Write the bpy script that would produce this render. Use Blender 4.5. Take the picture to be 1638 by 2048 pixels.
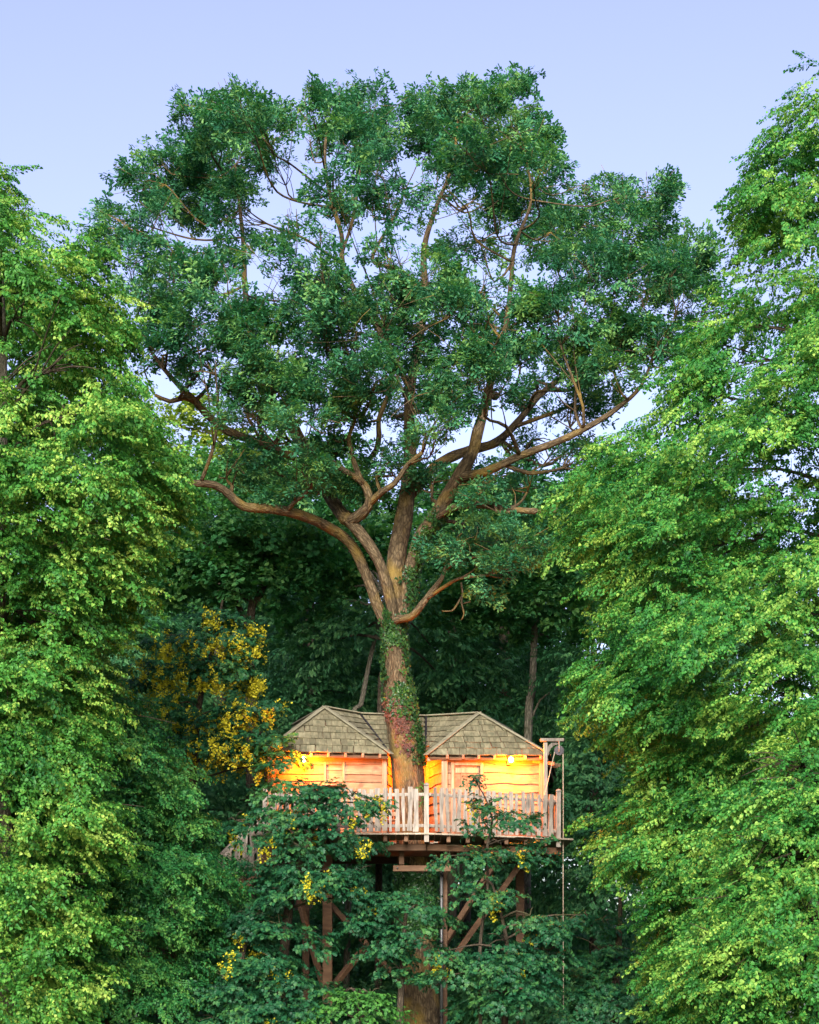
import bpy, bmesh, math
import numpy as np
from mathutils import Vector, Matrix, noise

for o in list(bpy.data.objects):
    bpy.data.objects.remove(o, do_unlink=True)
scene = bpy.context.scene
col = scene.collection
R = math.radians

# ------------------------------------------------------------------ camera
F = 3825.0            # focal length in photograph pixels
HZ = 1990.0           # horizon row in the photograph
EYE = 1.7
CAMY = -45.0
cam_d = bpy.data.cameras.new('camera')
cam = bpy.data.objects.new('camera', cam_d)
col.objects.link(cam)
cam.location = (0, CAMY, EYE)
cam.rotation_euler = (R(90), 0, 0)
cam_d.sensor_width = 36.0
cam_d.lens = F / 2048 * 36
cam_d.shift_y = (HZ - 1024) / 2048
cam_d.clip_end = 3000
scene.camera = cam

# ------------------------------------------------------------------ sky and sun
SUN_EL, SUN_AZ = R(26), R(186)      # azimuth clockwise from +Y; the sun stands behind the camera, to the left
world = bpy.data.worlds.new('World')
scene.world = world
world.use_nodes = True
wn, wl = world.node_tree.nodes, world.node_tree.links
wn.clear()
sky = wn.new('ShaderNodeTexSky')
sky.sky_type = 'NISHITA'
sky.sun_disc = False
sky.sun_elevation = SUN_EL
sky.sun_rotation = SUN_AZ
sky.air_density = 1.0
sky.dust_density = 2.0
sky.ozone_density = 2.0
hs = wn.new('ShaderNodeHueSaturation')
hs.inputs['Hue'].default_value = 0.532
hs.inputs['Saturation'].default_value = 0.87
hs.inputs['Value'].default_value = 1.0
bg = wn.new('ShaderNodeBackground')
bg.inputs['Strength'].default_value = 0.145
wo = wn.new('ShaderNodeOutputWorld')
wl.new(sky.outputs[0], hs.inputs['Color'])
wl.new(hs.outputs[0], bg.inputs['Color'])
wl.new(bg.outputs[0], wo.inputs['Surface'])

sun_d = bpy.data.lights.new('sun', 'SUN')
sun_d.energy = 4.6
sun_d.angle = R(30)
sun_d.color = (1.0, 0.96, 0.87)
sun = bpy.data.objects.new('sun', sun_d)
col.objects.link(sun)
sdir = Vector((math.sin(SUN_AZ) * math.cos(SUN_EL), math.cos(SUN_AZ) * math.cos(SUN_EL), math.sin(SUN_EL)))
sun.rotation_euler = (-sdir).to_track_quat('-Z', 'Y').to_euler()
sun.location = sdir * 60

scene.view_settings.view_transform = 'Standard'
scene.view_settings.look = 'None'
scene.view_settings.exposure = 1.2
scene.view_settings.gamma = 1.0
scene.view_settings.use_curve_mapping = False
scene.render.engine = 'CYCLES'
cy = scene.cycles
cy.max_bounces = 6
cy.diffuse_bounces = 3
cy.glossy_bounces = 2
cy.transmission_bounces = 4
cy.transparent_max_bounces = 6
cy.sample_clamp_indirect = 4.0
cy.use_denoising = True

LAMP = 900.0

# ------------------------------------------------------------------ helpers
def P(px, py, D):
    """world point seen at photograph pixel (px, py) at distance D from the camera plane"""
    return Vector(((px - 819) / F * D, D + CAMY, EYE + (HZ - py) / F * D))

def PX(px, D):
    return (px - 819) / F * D

def PZ(py, D):
    return EYE + (HZ - py) / F * D

def tag(o, label=None, cat=None, group=None, kind=None):
    if label: o['label'] = label
    if cat: o['category'] = cat
    if group: o['group'] = group
    if kind: o['kind'] = kind
    return o

def link(o, parent=None):
    col.objects.link(o)
    if parent is not None:
        o.parent = parent
        o.matrix_parent_inverse = Matrix.Translation(-wloc(parent))
    return o

ANCHOR = {}
def wloc(o):
    return ANCHOR.get(o.name, Vector((0, 0, 0)))

def empty(name, loc):
    e = bpy.data.objects.new(name, None)
    e.location = loc
    e.empty_display_size = 0.3
    col.objects.link(e)
    ANCHOR[e.name] = Vector(loc)
    return e

def mesh_obj(name, verts, faces, mat, parent=None, smooth=False, uv=None):
    me = bpy.data.meshes.new(name)
    me.from_pydata([tuple(v) for v in verts], [], faces)
    if mat: me.materials.append(mat)
    if smooth:
        me.polygons.foreach_set('use_smooth', [True] * len(me.polygons))
    if uv is not None:
        ul = me.uv_layers.new(name='UVMap')
        li = np.zeros(len(me.loops), dtype=np.int32)
        me.loops.foreach_get('vertex_index', li)
        ul.data.foreach_set('uv', np.asarray(uv, dtype=np.float32)[li].ravel())
    me.update()
    o = bpy.data.objects.new(name, me)
    return link(o, parent)

BOXF = [(0, 3, 2, 1), (4, 5, 6, 7), (0, 1, 5, 4), (1, 2, 6, 5), (2, 3, 7, 6), (3, 0, 4, 7)]

def hexa(name, pts, mat, parent=None):
    """box from 8 corners: bottom loop then top loop, counter-clockwise from above"""
    return mesh_obj(name, pts, BOXF, mat, parent)

def beam_pts(a, b, w, h, up=Vector((0, 0, 1))):
    a, b = Vector(a), Vector(b)
    d = (b - a).normalized()
    s = d.cross(up)
    if s.length < 1e-4: s = d.cross(Vector((0, 1, 0)))
    s.normalize()
    u = s.cross(d).normalized()
    s, u = s * w / 2, u * h / 2
    return [a - s - u, a + s - u, b + s - u, b - s - u, a - s + u, a + s + u, b + s + u, b - s + u]

def beam(name, a, b, w, h, mat, parent=None, up=Vector((0, 0, 1)), bev=0.012):
    pts = beam_pts(a, b, w, h, up)
    o = mesh_obj(name, pts, BOXF, mat, parent)
    if bev:
        bm = bmesh.new(); bm.from_mesh(o.data)
        bmesh.ops.recalc_face_normals(bm, faces=bm.faces)
        bmesh.ops.bevel(bm, geom=bm.edges[:], offset=bev, segments=1, affect='EDGES')
        bm.to_mesh(o.data); bm.free()
    return o

def catmull(pts, rad, step):
    pts = [np.array(p, dtype=float) for p in pts]
    n = len(pts)
    out, ro = [], []
    for i in range(n - 1):
        p0, p1, p2, p3 = pts[max(i - 1, 0)], pts[i], pts[i + 1], pts[min(i + 2, n - 1)]
        k = max(2, int(np.linalg.norm(p2 - p1) / step))
        for j in range(k):
            t = j / k
            out.append(0.5 * ((2 * p1) + (-p0 + p2) * t + (2 * p0 - 5 * p1 + 4 * p2 - p3) * t * t + (-p0 + 3 * p1 - 3 * p2 + p3) * t ** 3))
            ro.append(rad[i] * (1 - t) + rad[i + 1] * t)
    out.append(pts[-1]); ro.append(rad[-1])
    return np.array(out), np.array(ro)

def tube_geo(pts, rad, seg=12, step=0.15, rough=0.06, seed=0):
    rng = np.random.default_rng(seed + 17)
    c, r = catmull(pts, rad, step)
    n = len(c)
    tan = np.gradient(c, axis=0)
    tan /= np.linalg.norm(tan, axis=1)[:, None] + 1e-9
    ref = np.array([0.0, 1.0, 0.0]) if abs(tan[0][1]) < 0.9 else np.array([1.0, 0, 0])
    s = np.cross(tan[0], ref); s /= np.linalg.norm(s)
    verts, uv = [], []
    ph = rng.uniform(0, 6.28, 6)
    ln = 0
    ang = np.linspace(0, 2 * np.pi, seg + 1)
    for i in range(n):
        if i:
            ln += np.linalg.norm(c[i] - c[i - 1])
            s = s - tan[i] * np.dot(s, tan[i]); s /= np.linalg.norm(s) + 1e-9
        u = np.cross(tan[i], s)
        k = 1 + rough * (np.sin(3 * ang + ph[0] + 0.8 * np.sin(ln * 1.3 + ph[1])) * 0.6 + np.sin(5 * ang + ph[2] - ln * 0.7) * 0.4
                         + 0.7 * np.sin(ln * 2.1 / max(r.mean() * 3, .2) + ph[3]) * np.sin(2 * ang + ph[4]))
        k[-1] = k[0]
        for a, kk in zip(ang, k):
            verts.append(c[i] + (s * math.cos(a) + u * math.sin(a)) * r[i] * kk)
            uv.append((a / 6.2832 * r.mean() * 6.28, ln))
    faces = []
    m = seg + 1
    for i in range(n - 1):
        for j in range(seg):
            faces.append((i * m + j, i * m + j + 1, (i + 1) * m + j + 1, (i + 1) * m + j))
    faces.append(tuple(range(seg - 1, -1, -1)))
    faces.append(tuple((n - 1) * m + j for j in range(seg)))
    return verts, faces, uv

def tube(name, pts, rad, mat, parent=None, **kw):
    v, f, uv = tube_geo(pts, rad, **kw)
    return mesh_obj(name, v, f, mat, parent, smooth=True, uv=uv)

def tubes(name, specs, mat, parent=None, **kw):
    """one forked branch: the stem and the twigs that grow from it"""
    V, Fc, U = [], [], []
    for (pts, rad) in specs:
        v, f, uv = tube_geo(pts, rad, **kw)
        n = len(V); V += v; U += uv; Fc += [tuple(i + n for i in q) for q in f]
    return mesh_obj(name, V, Fc, mat, parent, smooth=True, uv=U)

# ------------------------------------------------------------------ materials
def new_mat(name):
    m = bpy.data.materials.new(name)
    m.use_nodes = True
    nt = m.node_tree
    nt.nodes.clear()
    out = nt.nodes.new('ShaderNodeOutputMaterial')
    return m, nt, out

def ramp(nt, stops):
    r = nt.nodes.new('ShaderNodeValToRGB')
    e = r.color_ramp.elements
    while len(e) < len(stops): e.new(0.5)
    for el, (p, c) in zip(e, stops):
        el.position = p
        el.color = (*c, 1)
    return r

def leaf_mat(name, dark, mid, light, trans=0.35, rough=0.5, tint=1.15):
    m, nt, out = new_mat(name)
    N, L = nt.nodes, nt.links
    at = N.new('ShaderNodeAttribute'); at.attribute_name = 'tone'
    oi = N.new('ShaderNodeObjectInfo')
    mx = N.new('ShaderNodeMath'); mx.operation = 'MULTIPLY_ADD'
    mx.inputs[1].default_value = 0.45
    mu = N.new('ShaderNodeMath'); mu.operation = 'MULTIPLY'; mu.inputs[1].default_value = 0.55
    L.new(oi.outputs['Random'], mu.inputs[0])
    L.new(at.outputs['Fac'], mx.inputs[0]); L.new(mu.outputs[0], mx.inputs[2])
    ge = N.new('ShaderNodeNewGeometry')
    nz = N.new('ShaderNodeTexNoise'); nz.inputs['Scale'].default_value = 0.55; nz.inputs['Detail'].default_value = 3
    L.new(ge.outputs['Position'], nz.inputs['Vector'])
    dr = N.new('ShaderNodeMapRange'); dr.inputs['From Min'].default_value = 0.3; dr.inputs['From Max'].default_value = 0.7
    dr.inputs['To Min'].default_value = -0.18; dr.inputs['To Max'].default_value = 0.18
    L.new(nz.outputs['Fac'], dr.inputs['Value'])
    ad = N.new('ShaderNodeMath'); ad.operation = 'ADD'; ad.use_clamp = True
    L.new(mx.outputs[0], ad.inputs[0]); L.new(dr.outputs[0], ad.inputs[1])
    rp = ramp(nt, [(0.0, dark), (0.5, mid), (1.0, light)])
    L.new(ad.outputs[0], rp.inputs[0])
    p = N.new('ShaderNodeBsdfPrincipled')
    p.inputs['Roughness'].default_value = rough
    p.inputs['Specular IOR Level'].default_value = 0.22
    L.new(rp.outputs[0], p.inputs['Base Color'])
    t = N.new('ShaderNodeBsdfTranslucent')
    g = N.new('ShaderNodeMixRGB'); g.blend_type = 'MULTIPLY'; g.inputs[0].default_value = 1
    g.inputs[2].default_value = (0.95 * tint, 1.15 * tint, 0.45, 1)
    L.new(rp.outputs[0], g.inputs[1]); L.new(g.outputs[0], t.inputs['Color'])
    mix = N.new('ShaderNodeMixShader'); mix.inputs[0].default_value = trans
    L.new(p.outputs[0], mix.inputs[1]); L.new(t.outputs[0], mix.inputs[2])
    L.new(mix.outputs[0], out.inputs['Surface'])
    return m

def bark_mat(name, c0, c1, c2, moss=(0.06, 0.075, 0.02), moss_amt=0.35, scale=1.0):
    m, nt, out = new_mat(name)
    N, L = nt.nodes, nt.links
    uv = N.new('ShaderNodeTexCoord')
    mp = N.new('ShaderNodeMapping'); mp.inputs['Scale'].default_value = (15 * scale, 4.2 * scale, 1)
    L.new(uv.outputs['UV'], mp.inputs['Vector'])
    n1 = N.new('ShaderNodeTexNoise'); n1.inputs['Scale'].default_value = 1.0; n1.inputs['Detail'].default_value = 6; n1.inputs['Roughness'].default_value = 0.65
    L.new(mp.outputs[0], n1.inputs['Vector'])
    vo = N.new('ShaderNodeTexVoronoi'); vo.feature = 'DISTANCE_TO_EDGE'; vo.inputs['Scale'].default_value = 1.3
    L.new(mp.outputs[0], vo.inputs['Vector'])
    rp = ramp(nt, [(0.25, c0), (0.5, c1), (0.75, c2)])
    L.new(n1.outputs['Fac'], rp.inputs[0])
    crack = N.new('ShaderNodeMapRange'); crack.inputs['From Min'].default_value = 0; crack.inputs['From Max'].default_value = 0.22
    crack.inputs['To Min'].default_value = 0.45; crack.inputs['To Max'].default_value = 1
    L.new(vo.outputs['Distance'], crack.inputs['Value'])
    mul = N.new('ShaderNodeMixRGB'); mul.blend_type = 'MULTIPLY'; mul.inputs[0].default_value = 1
    L.new(rp.outputs[0], mul.inputs[1]); L.new(crack.outputs[0], mul.inputs[2])
    n2 = N.new('ShaderNodeTexNoise'); n2.inputs['Scale'].default_value = 1.4; n2.inputs['Detail'].default_value = 4
    L.new(uv.outputs['Object'], n2.inputs['Vector'])
    mr = N.new('ShaderNodeMapRange'); mr.inputs['From Min'].default_value = 0.5; mr.inputs['From Max'].default_value = 0.68
    mr.inputs['To Max'].default_value = moss_amt
    L.new(n2.outputs['Fac'], mr.inputs['Value'])
    mm = N.new('ShaderNodeMixRGB'); mm.inputs[2].default_value = (*moss, 1)
    L.new(mr.outputs[0], mm.inputs[0]); L.new(mul.outputs[0], mm.inputs[1])
    p = N.new('ShaderNodeBsdfPrincipled'); p.inputs['Roughness'].default_value = 0.9
    p.inputs['Specular IOR Level'].default_value = 0.15
    L.new(mm.outputs[0], p.inputs['Base Color'])
    bsum = N.new('ShaderNodeMath'); bsum.operation = 'MULTIPLY'
    L.new(n1.outputs['Fac'], bsum.inputs[0]); L.new(crack.outputs[0], bsum.inputs[1])
    b = N.new('ShaderNodeBump'); b.inputs['Strength'].default_value = 0.9; b.inputs['Distance'].default_value = 0.05
    L.new(bsum.outputs[0], b.inputs['Height']); L.new(b.outputs[0], p.inputs['Normal'])
    L.new(p.outputs[0], out.inputs['Surface'])
    return m

def wood_mat(name, c0, c1, c2, grain=(2.5, 30, 30), rough=0.75, var=0.35, stain=None):
    """grain stretched along local x, y or z; every piece shifts its grain and tone by its own random"""
    m, nt, out = new_mat(name)
    N, L = nt.nodes, nt.links
    tc = N.new('ShaderNodeTexCoord')
    oi = N.new('ShaderNodeObjectInfo')
    off = N.new('ShaderNodeVectorMath'); off.operation = 'SCALE'
    cmb = N.new('ShaderNodeCombineXYZ')
    for k in range(3): L.new(oi.outputs['Random'], cmb.inputs[k])
    off.inputs['Scale'].default_value = 37.0
    L.new(cmb.outputs[0], off.inputs[0])
    add = N.new('ShaderNodeVectorMath'); add.operation = 'ADD'
    L.new(tc.outputs['Object'], add.inputs[0]); L.new(off.outputs[0], add.inputs[1])
    mp = N.new('ShaderNodeMapping'); mp.inputs['Scale'].default_value = grain
    L.new(add.outputs[0], mp.inputs['Vector'])
    n1 = N.new('ShaderNodeTexNoise'); n1.inputs['Scale'].default_value = 1; n1.inputs['Detail'].default_value = 5; n1.inputs['Distortion'].default_value = 0.6
    L.new(mp.outputs[0], n1.inputs['Vector'])
    n2 = N.new('ShaderNodeTexNoise'); n2.inputs['Scale'].default_value = 3.0; n2.inputs['Detail'].default_value = 3
    L.new(add.outputs[0], n2.inputs['Vector'])
    a = N.new('ShaderNodeMath'); a.operation = 'MULTIPLY_ADD'; a.inputs[1].default_value = 0.6
    s2 = N.new('ShaderNodeMath'); s2.operation = 'MULTIPLY'; s2.inputs[1].default_value = 0.4
    L.new(n2.outputs['Fac'], s2.inputs[0]); L.new(n1.outputs['Fac'], a.inputs[0]); L.new(s2.outputs[0], a.inputs[2])
    rp = ramp(nt, [(0.3, c0), (0.5, c1), (0.7, c2)])
    L.new(a.outputs[0], rp.inputs[0])
    mr = N.new('ShaderNodeMapRange'); mr.inputs['To Min'].default_value = 1 - var; mr.inputs['To Max'].default_value = 1 + var * 0.5
    L.new(oi.outputs['Random'], mr.inputs['Value'])
    mul = N.new('ShaderNodeMixRGB'); mul.blend_type = 'MULTIPLY'; mul.inputs[0].default_value = 1
    L.new(rp.outputs[0], mul.inputs[1]); L.new(mr.outputs[0], mul.inputs[2])
    last = mul
    if stain:
        n3 = N.new('ShaderNodeTexNoise'); n3.inputs['Scale'].default_value = 5.0; n3.inputs['Detail'].default_value = 5
        L.new(add.outputs[0], n3.inputs['Vector'])
        r3 = N.new('ShaderNodeMapRange'); r3.inputs['From Min'].default_value = 0.52; r3.inputs['From Max'].default_value = 0.68; r3.inputs['To Max'].default_value = 0.8
        L.new(n3.outputs['Fac'], r3.inputs['Value'])
        mx = N.new('ShaderNodeMixRGB'); mx.inputs[2].default_value = (*stain, 1)
        L.new(r3.outputs[0], mx.inputs[0]); L.new(mul.outputs[0], mx.inputs[1])
        last = mx
    p = N.new('ShaderNodeBsdfPrincipled'); p.inputs['Roughness'].default_value = rough
    p.inputs['Specular IOR Level'].default_value = 0.25
    L.new(last.outputs[0], p.inputs['Base Color'])
    b = N.new('ShaderNodeBump'); b.inputs['Strength'].default_value = 0.5; b.inputs['Distance'].default_value = 0.01
    L.new(n1.outputs['Fac'], b.inputs['Height']); L.new(b.outputs[0], p.inputs['Normal'])
    L.new(p.outputs[0], out.inputs['Surface'])
    return m

def plain_mat(name, c, rough=0.5, metal=0.0):
    m, nt, out = new_mat(name)
    N, L = nt.nodes, nt.links
    tc = N.new('ShaderNodeTexCoord')
    n = N.new('ShaderNodeTexNoise'); n.inputs['Scale'].default_value = 25; n.inputs['Detail'].default_value = 4
    L.new(tc.outputs['Object'], n.inputs['Vector'])
    rp = ramp(nt, [(0.3, tuple(x * 0.7 for x in c)), (0.7, tuple(min(1, x * 1.2) for x in c))])
    L.new(n.outputs['Fac'], rp.inputs[0])
    p = N.new('ShaderNodeBsdfPrincipled'); p.inputs['Roughness'].default_value = rough; p.inputs['Metallic'].default_value = metal
    L.new(rp.outputs[0], p.inputs['Base Color'])
    L.new(p.outputs[0], out.inputs['Surface'])
    return m

def emit_mat(name, c, s):
    m, nt, out = new_mat(name)
    e = nt.nodes.new('ShaderNodeEmission'); e.inputs[0].default_value = (*c, 1); e.inputs[1].default_value = s
    nt.links.new(e.outputs[0], out.inputs['Surface'])
    return m

M = {}
M['lime'] = leaf_mat('lime_leaf', (0.010, 0.075, 0.022), (0.046, 0.195, 0.032), (0.30, 0.44, 0.080), 0.36)
M['lime2'] = leaf_mat('lime_leaf_yellower', (0.012, 0.080, 0.020), (0.062, 0.210, 0.030), (0.36, 0.47, 0.090), 0.36)
M['hornbeam'] = leaf_mat('hornbeam_leaf', (0.006, 0.050, 0.018), (0.022, 0.125, 0.030), (0.12, 0.26, 0.05), 0.32)
M['oak'] = leaf_mat('oak_leaf', (0.009, 0.064, 0.036), (0.034, 0.150, 0.066), (0.190, 0.340, 0.085), 0.34)
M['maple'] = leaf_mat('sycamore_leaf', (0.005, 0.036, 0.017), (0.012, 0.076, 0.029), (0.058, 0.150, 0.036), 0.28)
M['wood_a'] = leaf_mat('woodland_leaf', (0.018, 0.10, 0.034), (0.055, 0.205, 0.068), (0.16, 0.32, 0.09), 0.38)
M['wood_b'] = leaf_mat('woodland_leaf_bluish', (0.016, 0.078, 0.034), (0.042, 0.155, 0.062), (0.11, 0.240, 0.085), 0.36)
M['wood_y'] = leaf_mat('woodland_leaf_yellow', (0.08, 0.15, 0.02), (0.16, 0.24, 0.03), (0.30, 0.34, 0.06), 0.4)
M['ivy'] = leaf_mat('ivy_leaf', (0.008, 0.030, 0.010), (0.016, 0.055, 0.016), (0.050, 0.110, 0.020), 0.15, 0.35)
M['dry'] = leaf_mat('dry_ivy_leaf', (0.045, 0.018, 0.014), (0.095, 0.040, 0.032), (0.16, 0.078, 0.06), 0.1, 0.7)
M['hazel'] = leaf_mat('hazel_leaf', (0.018, 0.075, 0.018), (0.035, 0.13, 0.024), (0.075, 0.20, 0.03), 0.3)
M['flower'] = leaf_mat('sycamore_flower', (0.36, 0.34, 0.02), (0.50, 0.44, 0.025), (0.62, 0.53, 0.05), 0.35, 0.6, 1.0)
M['twig'] = bark_mat('twig_bark', (0.05, 0.035, 0.022), (0.09, 0.065, 0.04), (0.13, 0.10, 0.06))
M['bark'] = bark_mat('oak_bark', (0.032, 0.022, 0.014), (0.100, 0.069, 0.040), (0.225, 0.168, 0.105), moss=(0.18, 0.118, 0.030), moss_amt=0.85)
M['bark_grey'] = bark_mat('grey_bark', (0.07, 0.062, 0.05), (0.17, 0.15, 0.115), (0.30, 0.27, 0.215))
M['bark_dark'] = bark_mat('dark_bark', (0.03, 0.024, 0.018), (0.06, 0.045, 0.032), (0.10, 0.08, 0.055))
M['shingle'] = wood_mat('weathered_shingle', (0.066, 0.056, 0.034), (0.130, 0.112, 0.070), (0.20, 0.176, 0.115), grain=(18, 3, 3), var=0.32, stain=(0.065, 0.064, 0.038))
M['hip'] = wood_mat('hip_board_wood', (0.11, 0.098, 0.068), (0.17, 0.152, 0.105), (0.24, 0.215, 0.15), grain=(3, 10, 10), var=0.15)
M['plank'] = wood_mat('larch_plank', (0.13, 0.068, 0.036), (0.225, 0.120, 0.066), (0.31, 0.180, 0.105), grain=(1.5, 20, 26), var=0.32, stain=(0.10, 0.058, 0.036))
M['post'] = wood_mat('larch_post', (0.17, 0.095, 0.056), (0.26, 0.155, 0.098), (0.35, 0.225, 0.15), grain=(26, 26, 1.5), var=0.15)
M['picket'] = wood_mat('silvered_picket', (0.090, 0.074, 0.062), (0.20, 0.168, 0.145), (0.31, 0.268, 0.235), grain=(24, 24, 3), var=0.30, stain=(0.25, 0.20, 0.16))
M['beam'] = wood_mat('brown_beam', (0.055, 0.028, 0.016), (0.105, 0.055, 0.031), (0.155, 0.086, 0.05), grain=(3, 18, 18), var=0.25)
M['deckw'] = wood_mat('deck_board_wood', (0.20, 0.15, 0.11), (0.32, 0.26, 0.20), (0.42, 0.35, 0.28), grain=(18, 2, 18), var=0.3)
M['dark_metal'] = plain_mat('dark_iron', (0.035, 0.03, 0.035), 0.45, 0.7)
M['zinc'] = plain_mat('zinc_pipe', (0.10, 0.10, 0.105), 0.5, 0.6)
M['rope'] = plain_mat('rope_fibre', (0.36, 0.28, 0.21), 0.9)
M['bulb'] = emit_mat('lamp_glow', (1.0, 0.50, 0.12), 25)
m, nt, out = new_mat('window_glass')
gp = nt.nodes.new('ShaderNodeBsdfPrincipled')
gp.inputs['Base Color'].default_value = (0.05, 0.04, 0.03, 1); gp.inputs['Roughness'].default_value = 0.06
nt.links.new(gp.outputs[0], out.inputs['Surface']); M['glass'] = m
m, nt, out = new_mat('forest_floor')
tc = nt.nodes.new('ShaderNodeTexCoord')
nz = nt.nodes.new('ShaderNodeTexNoise'); nz.inputs['Scale'].default_value = 0.8; nz.inputs['Detail'].default_value = 8
nt.links.new(tc.outputs['Object'], nz.inputs['Vector'])
rp = ramp(nt, [(0.3, (0.03, 0.022, 0.012)), (0.55, (0.045, 0.05, 0.018)), (0.75, (0.05, 0.085, 0.025))])
nt.links.new(nz.outputs['Fac'], rp.inputs[0])
pb = nt.nodes.new('ShaderNodeBsdfPrincipled'); pb.inputs['Roughness'].default_value = 0.95
nt.links.new(rp.outputs[0], pb.inputs['Base Color'])
bp = nt.nodes.new('ShaderNodeBump'); bp.inputs['Strength'].default_value = 0.6
nt.links.new(nz.outputs['Fac'], bp.inputs['Height']); nt.links.new(bp.outputs[0], pb.inputs['Normal'])
nt.links.new(pb.outputs[0], out.inputs['Surface']); M['ground'] = m

# ------------------------------------------------------------------ ground
gx = np.concatenate([np.linspace(-1500, -60, 12), np.linspace(-50, 50, 41), np.linspace(60, 1500, 12)])
gv, gf = [], []
for y in gx:
    for x in gx:
        d = math.hypot(x, y)
        gv.append((x, y, 0.18 * math.sin(x * 0.35 + 1) * math.sin(y * 0.28) * max(0, 1 - d / 90)))
n = len(gx)
for i in range(n - 1):
    for j in range(n - 1):
        gf.append((i * n + j, i * n + j + 1, (i + 1) * n + j + 1, (i + 1) * n + j))
g = mesh_obj('ground', gv, gf, M['ground'], smooth=True)
tag(g, kind='structure')

# ------------------------------------------------------------------ leafy sprays (source shapes for the crowns)
OUTLINE = {
    'heart': [(0.0, 0.02), (-0.06, 0.26), (0.18, 0.46), (0.52, 0.40), (0.82, 0.16)],
    'oak': [(0.0, 0.03), (0.22, 0.16), (0.34, 0.10), (0.50, 0.25), (0.62, 0.15), (0.78, 0.24), (0.94, 0.12)],
    'maple': [(0.0, 0.03), (-0.10, 0.30), (0.22, 0.60), (0.36, 0.30), (0.70, 0.46), (0.66, 0.18)],
    'round': [(0.0, 0.02), (0.05, 0.32), (0.40, 0.46), (0.75, 0.34)],
    'ivy': [(0.0, 0.03), (0.02, 0.42), (0.34, 0.34), (0.60, 0.16)],
    'oval': [(0.0, 0.02), (0.30, 0.24), (0.65, 0.22)],
    'petal': [(0.45, 0.5)],
}

class Spray:
    def __init__(self, seed):
        self.v, self.f, self.t = [], [], []
        self.rng = np.random.default_rng(seed)
    def leaf(self, base, d, nrm, L, kind, fold=0.18, curl=0.25, tone=None):
        base, d, nrm = Vector(base), Vector(d).normalized(), Vector(nrm)
        s = d.cross(nrm)
        if s.length < 1e-3: s = d.orthogonal()
        s.normalize()
        nrm = s.cross(d).normalized()
        tone = self.rng.uniform(0, 1) if tone is None else tone
        i0 = len(self.v)
        def pt(t, w):
            return base + d * (t * L) + s * (w * L) + nrm * (abs(w) * L * fold - curl * L * max(t, 0) ** 2)
        outl = OUTLINE[kind]
        self.v.append(pt(0, 0)); self.v.append(pt(1, 0))
        k = len(outl)
        for t, w in outl: self.v.append(pt(t, w))
        for t, w in outl: self.v.append(pt(t, -w))
        self.t += [tone] * (2 + 2 * k)
        self.f.append([i0] + [i0 + 2 + j for j in range(k)] + [i0 + 1])
        self.f.append([i0, i0 + 1] + [i0 + 2 + k + j for j in range(k - 1, -1, -1)])
    def stem(self, a, b, r, tone=0.0):
        a, b = Vector(a), Vector(b)
        d = (b - a).normalized(); s = d.orthogonal().normalized() * r; u = d.cross(s)
        i0 = len(self.v)
        self.v += [a + s, a - s * .5 + u * .87, a - s * .5 - u * .87, b + s * .4, b - s * .2 + u * .35, b - s * .2 - u * .35]
        self.t += [tone] * 6
        for j in range(3):
            k = (j + 1) % 3
            self.f.append([i0 + j, i0 + k, i0 + 3 + k, i0 + 3 + j])
    def build(self, name, mat):
        me = bpy.data.meshes.new(name)
        me.from_pydata([tuple(v) for v in self.v], [], self.f)
        me.materials.append(mat)
        a = me.attributes.new('tone', 'FLOAT', 'POINT')
        a.data.foreach_set('value', np.array(self.t, dtype=np.float32))
        me.update()
        return bpy.data.objects.new(name, me)      # never linked: only a source for the crowns

def spray_lime(seed, mat, n=52, L=0.62):
    s = Spray(seed); r = s.rng
    pts = [Vector((L * t, 0.05 * math.sin(t * 4 + seed), -0.16 * t * t)) for t in np.linspace(0, 1, 6)]
    def at(t): 
        k = min(int(t * 5), 4); return pts[k].lerp(pts[k + 1], t * 5 - k)
    for i in range(n):
        t = r.uniform(0.08, 1.0); side = 1 if i % 2 else -1
        b = at(t); off = r.uniform(0.02, 0.16) * (1.15 - 0.6 * t)
        base = b + Vector((off * 0.4, side * off, r.uniform(-.05, .03)))
        d = Vector((r.uniform(.2, .9), side * r.uniform(.2, 1.0), r.uniform(-.8, -.05)))
        nr = Vector((r.normal(0, .35) + .25, side * .2 + r.normal(0, .35), 1))
        s.leaf(base, d, nr, r.uniform(0.036, 0.070), 'heart', curl=r.uniform(.05, .35), tone=r.uniform(0, .85))
    for i in range(n // 4):                                     # pale bracts with flowers
        b = at(r.uniform(.2, 1)) + Vector((0, r.normal(0, .06), -.02))
        s.leaf(b, (r.normal(0, .4), r.normal(0, .4), -1), (1, r.normal(0, .6), .2), r.uniform(.035, .06), 'oval', tone=1.0)
    for a, b in zip(pts[:-1], pts[1:]): s.stem(a, b, 0.006)
    return s.build('lime_spray', mat)

def spray_oak(seed, mat, n=34, kind='oak', size=(0.066, 0.112), spread=0.30):
    s = Spray(seed); r = s.rng
    tips = [Vector((r.uniform(.08, .34), r.uniform(-.2, .2), r.uniform(-.08, .14))) for _ in range(5)]
    for t in tips: s.stem((0, 0, 0), t, 0.006)
    for i in range(n):
        t = tips[i % 5]
        a = r.uniform(0, 6.283)
        d = Vector((math.cos(a) * .8 + .45, math.sin(a) * .9, r.uniform(-.45, .35)))
        b = t + d * 0.02 + Vector((r.normal(0, .03), r.normal(0, .03), r.normal(0, .03)))
        s.leaf(b, d, (r.normal(0, .4), r.normal(0, .4), 1), r.uniform(*size), kind, curl=r.uniform(-.05, .3))
    return s.build('oak_spray', mat)

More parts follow.
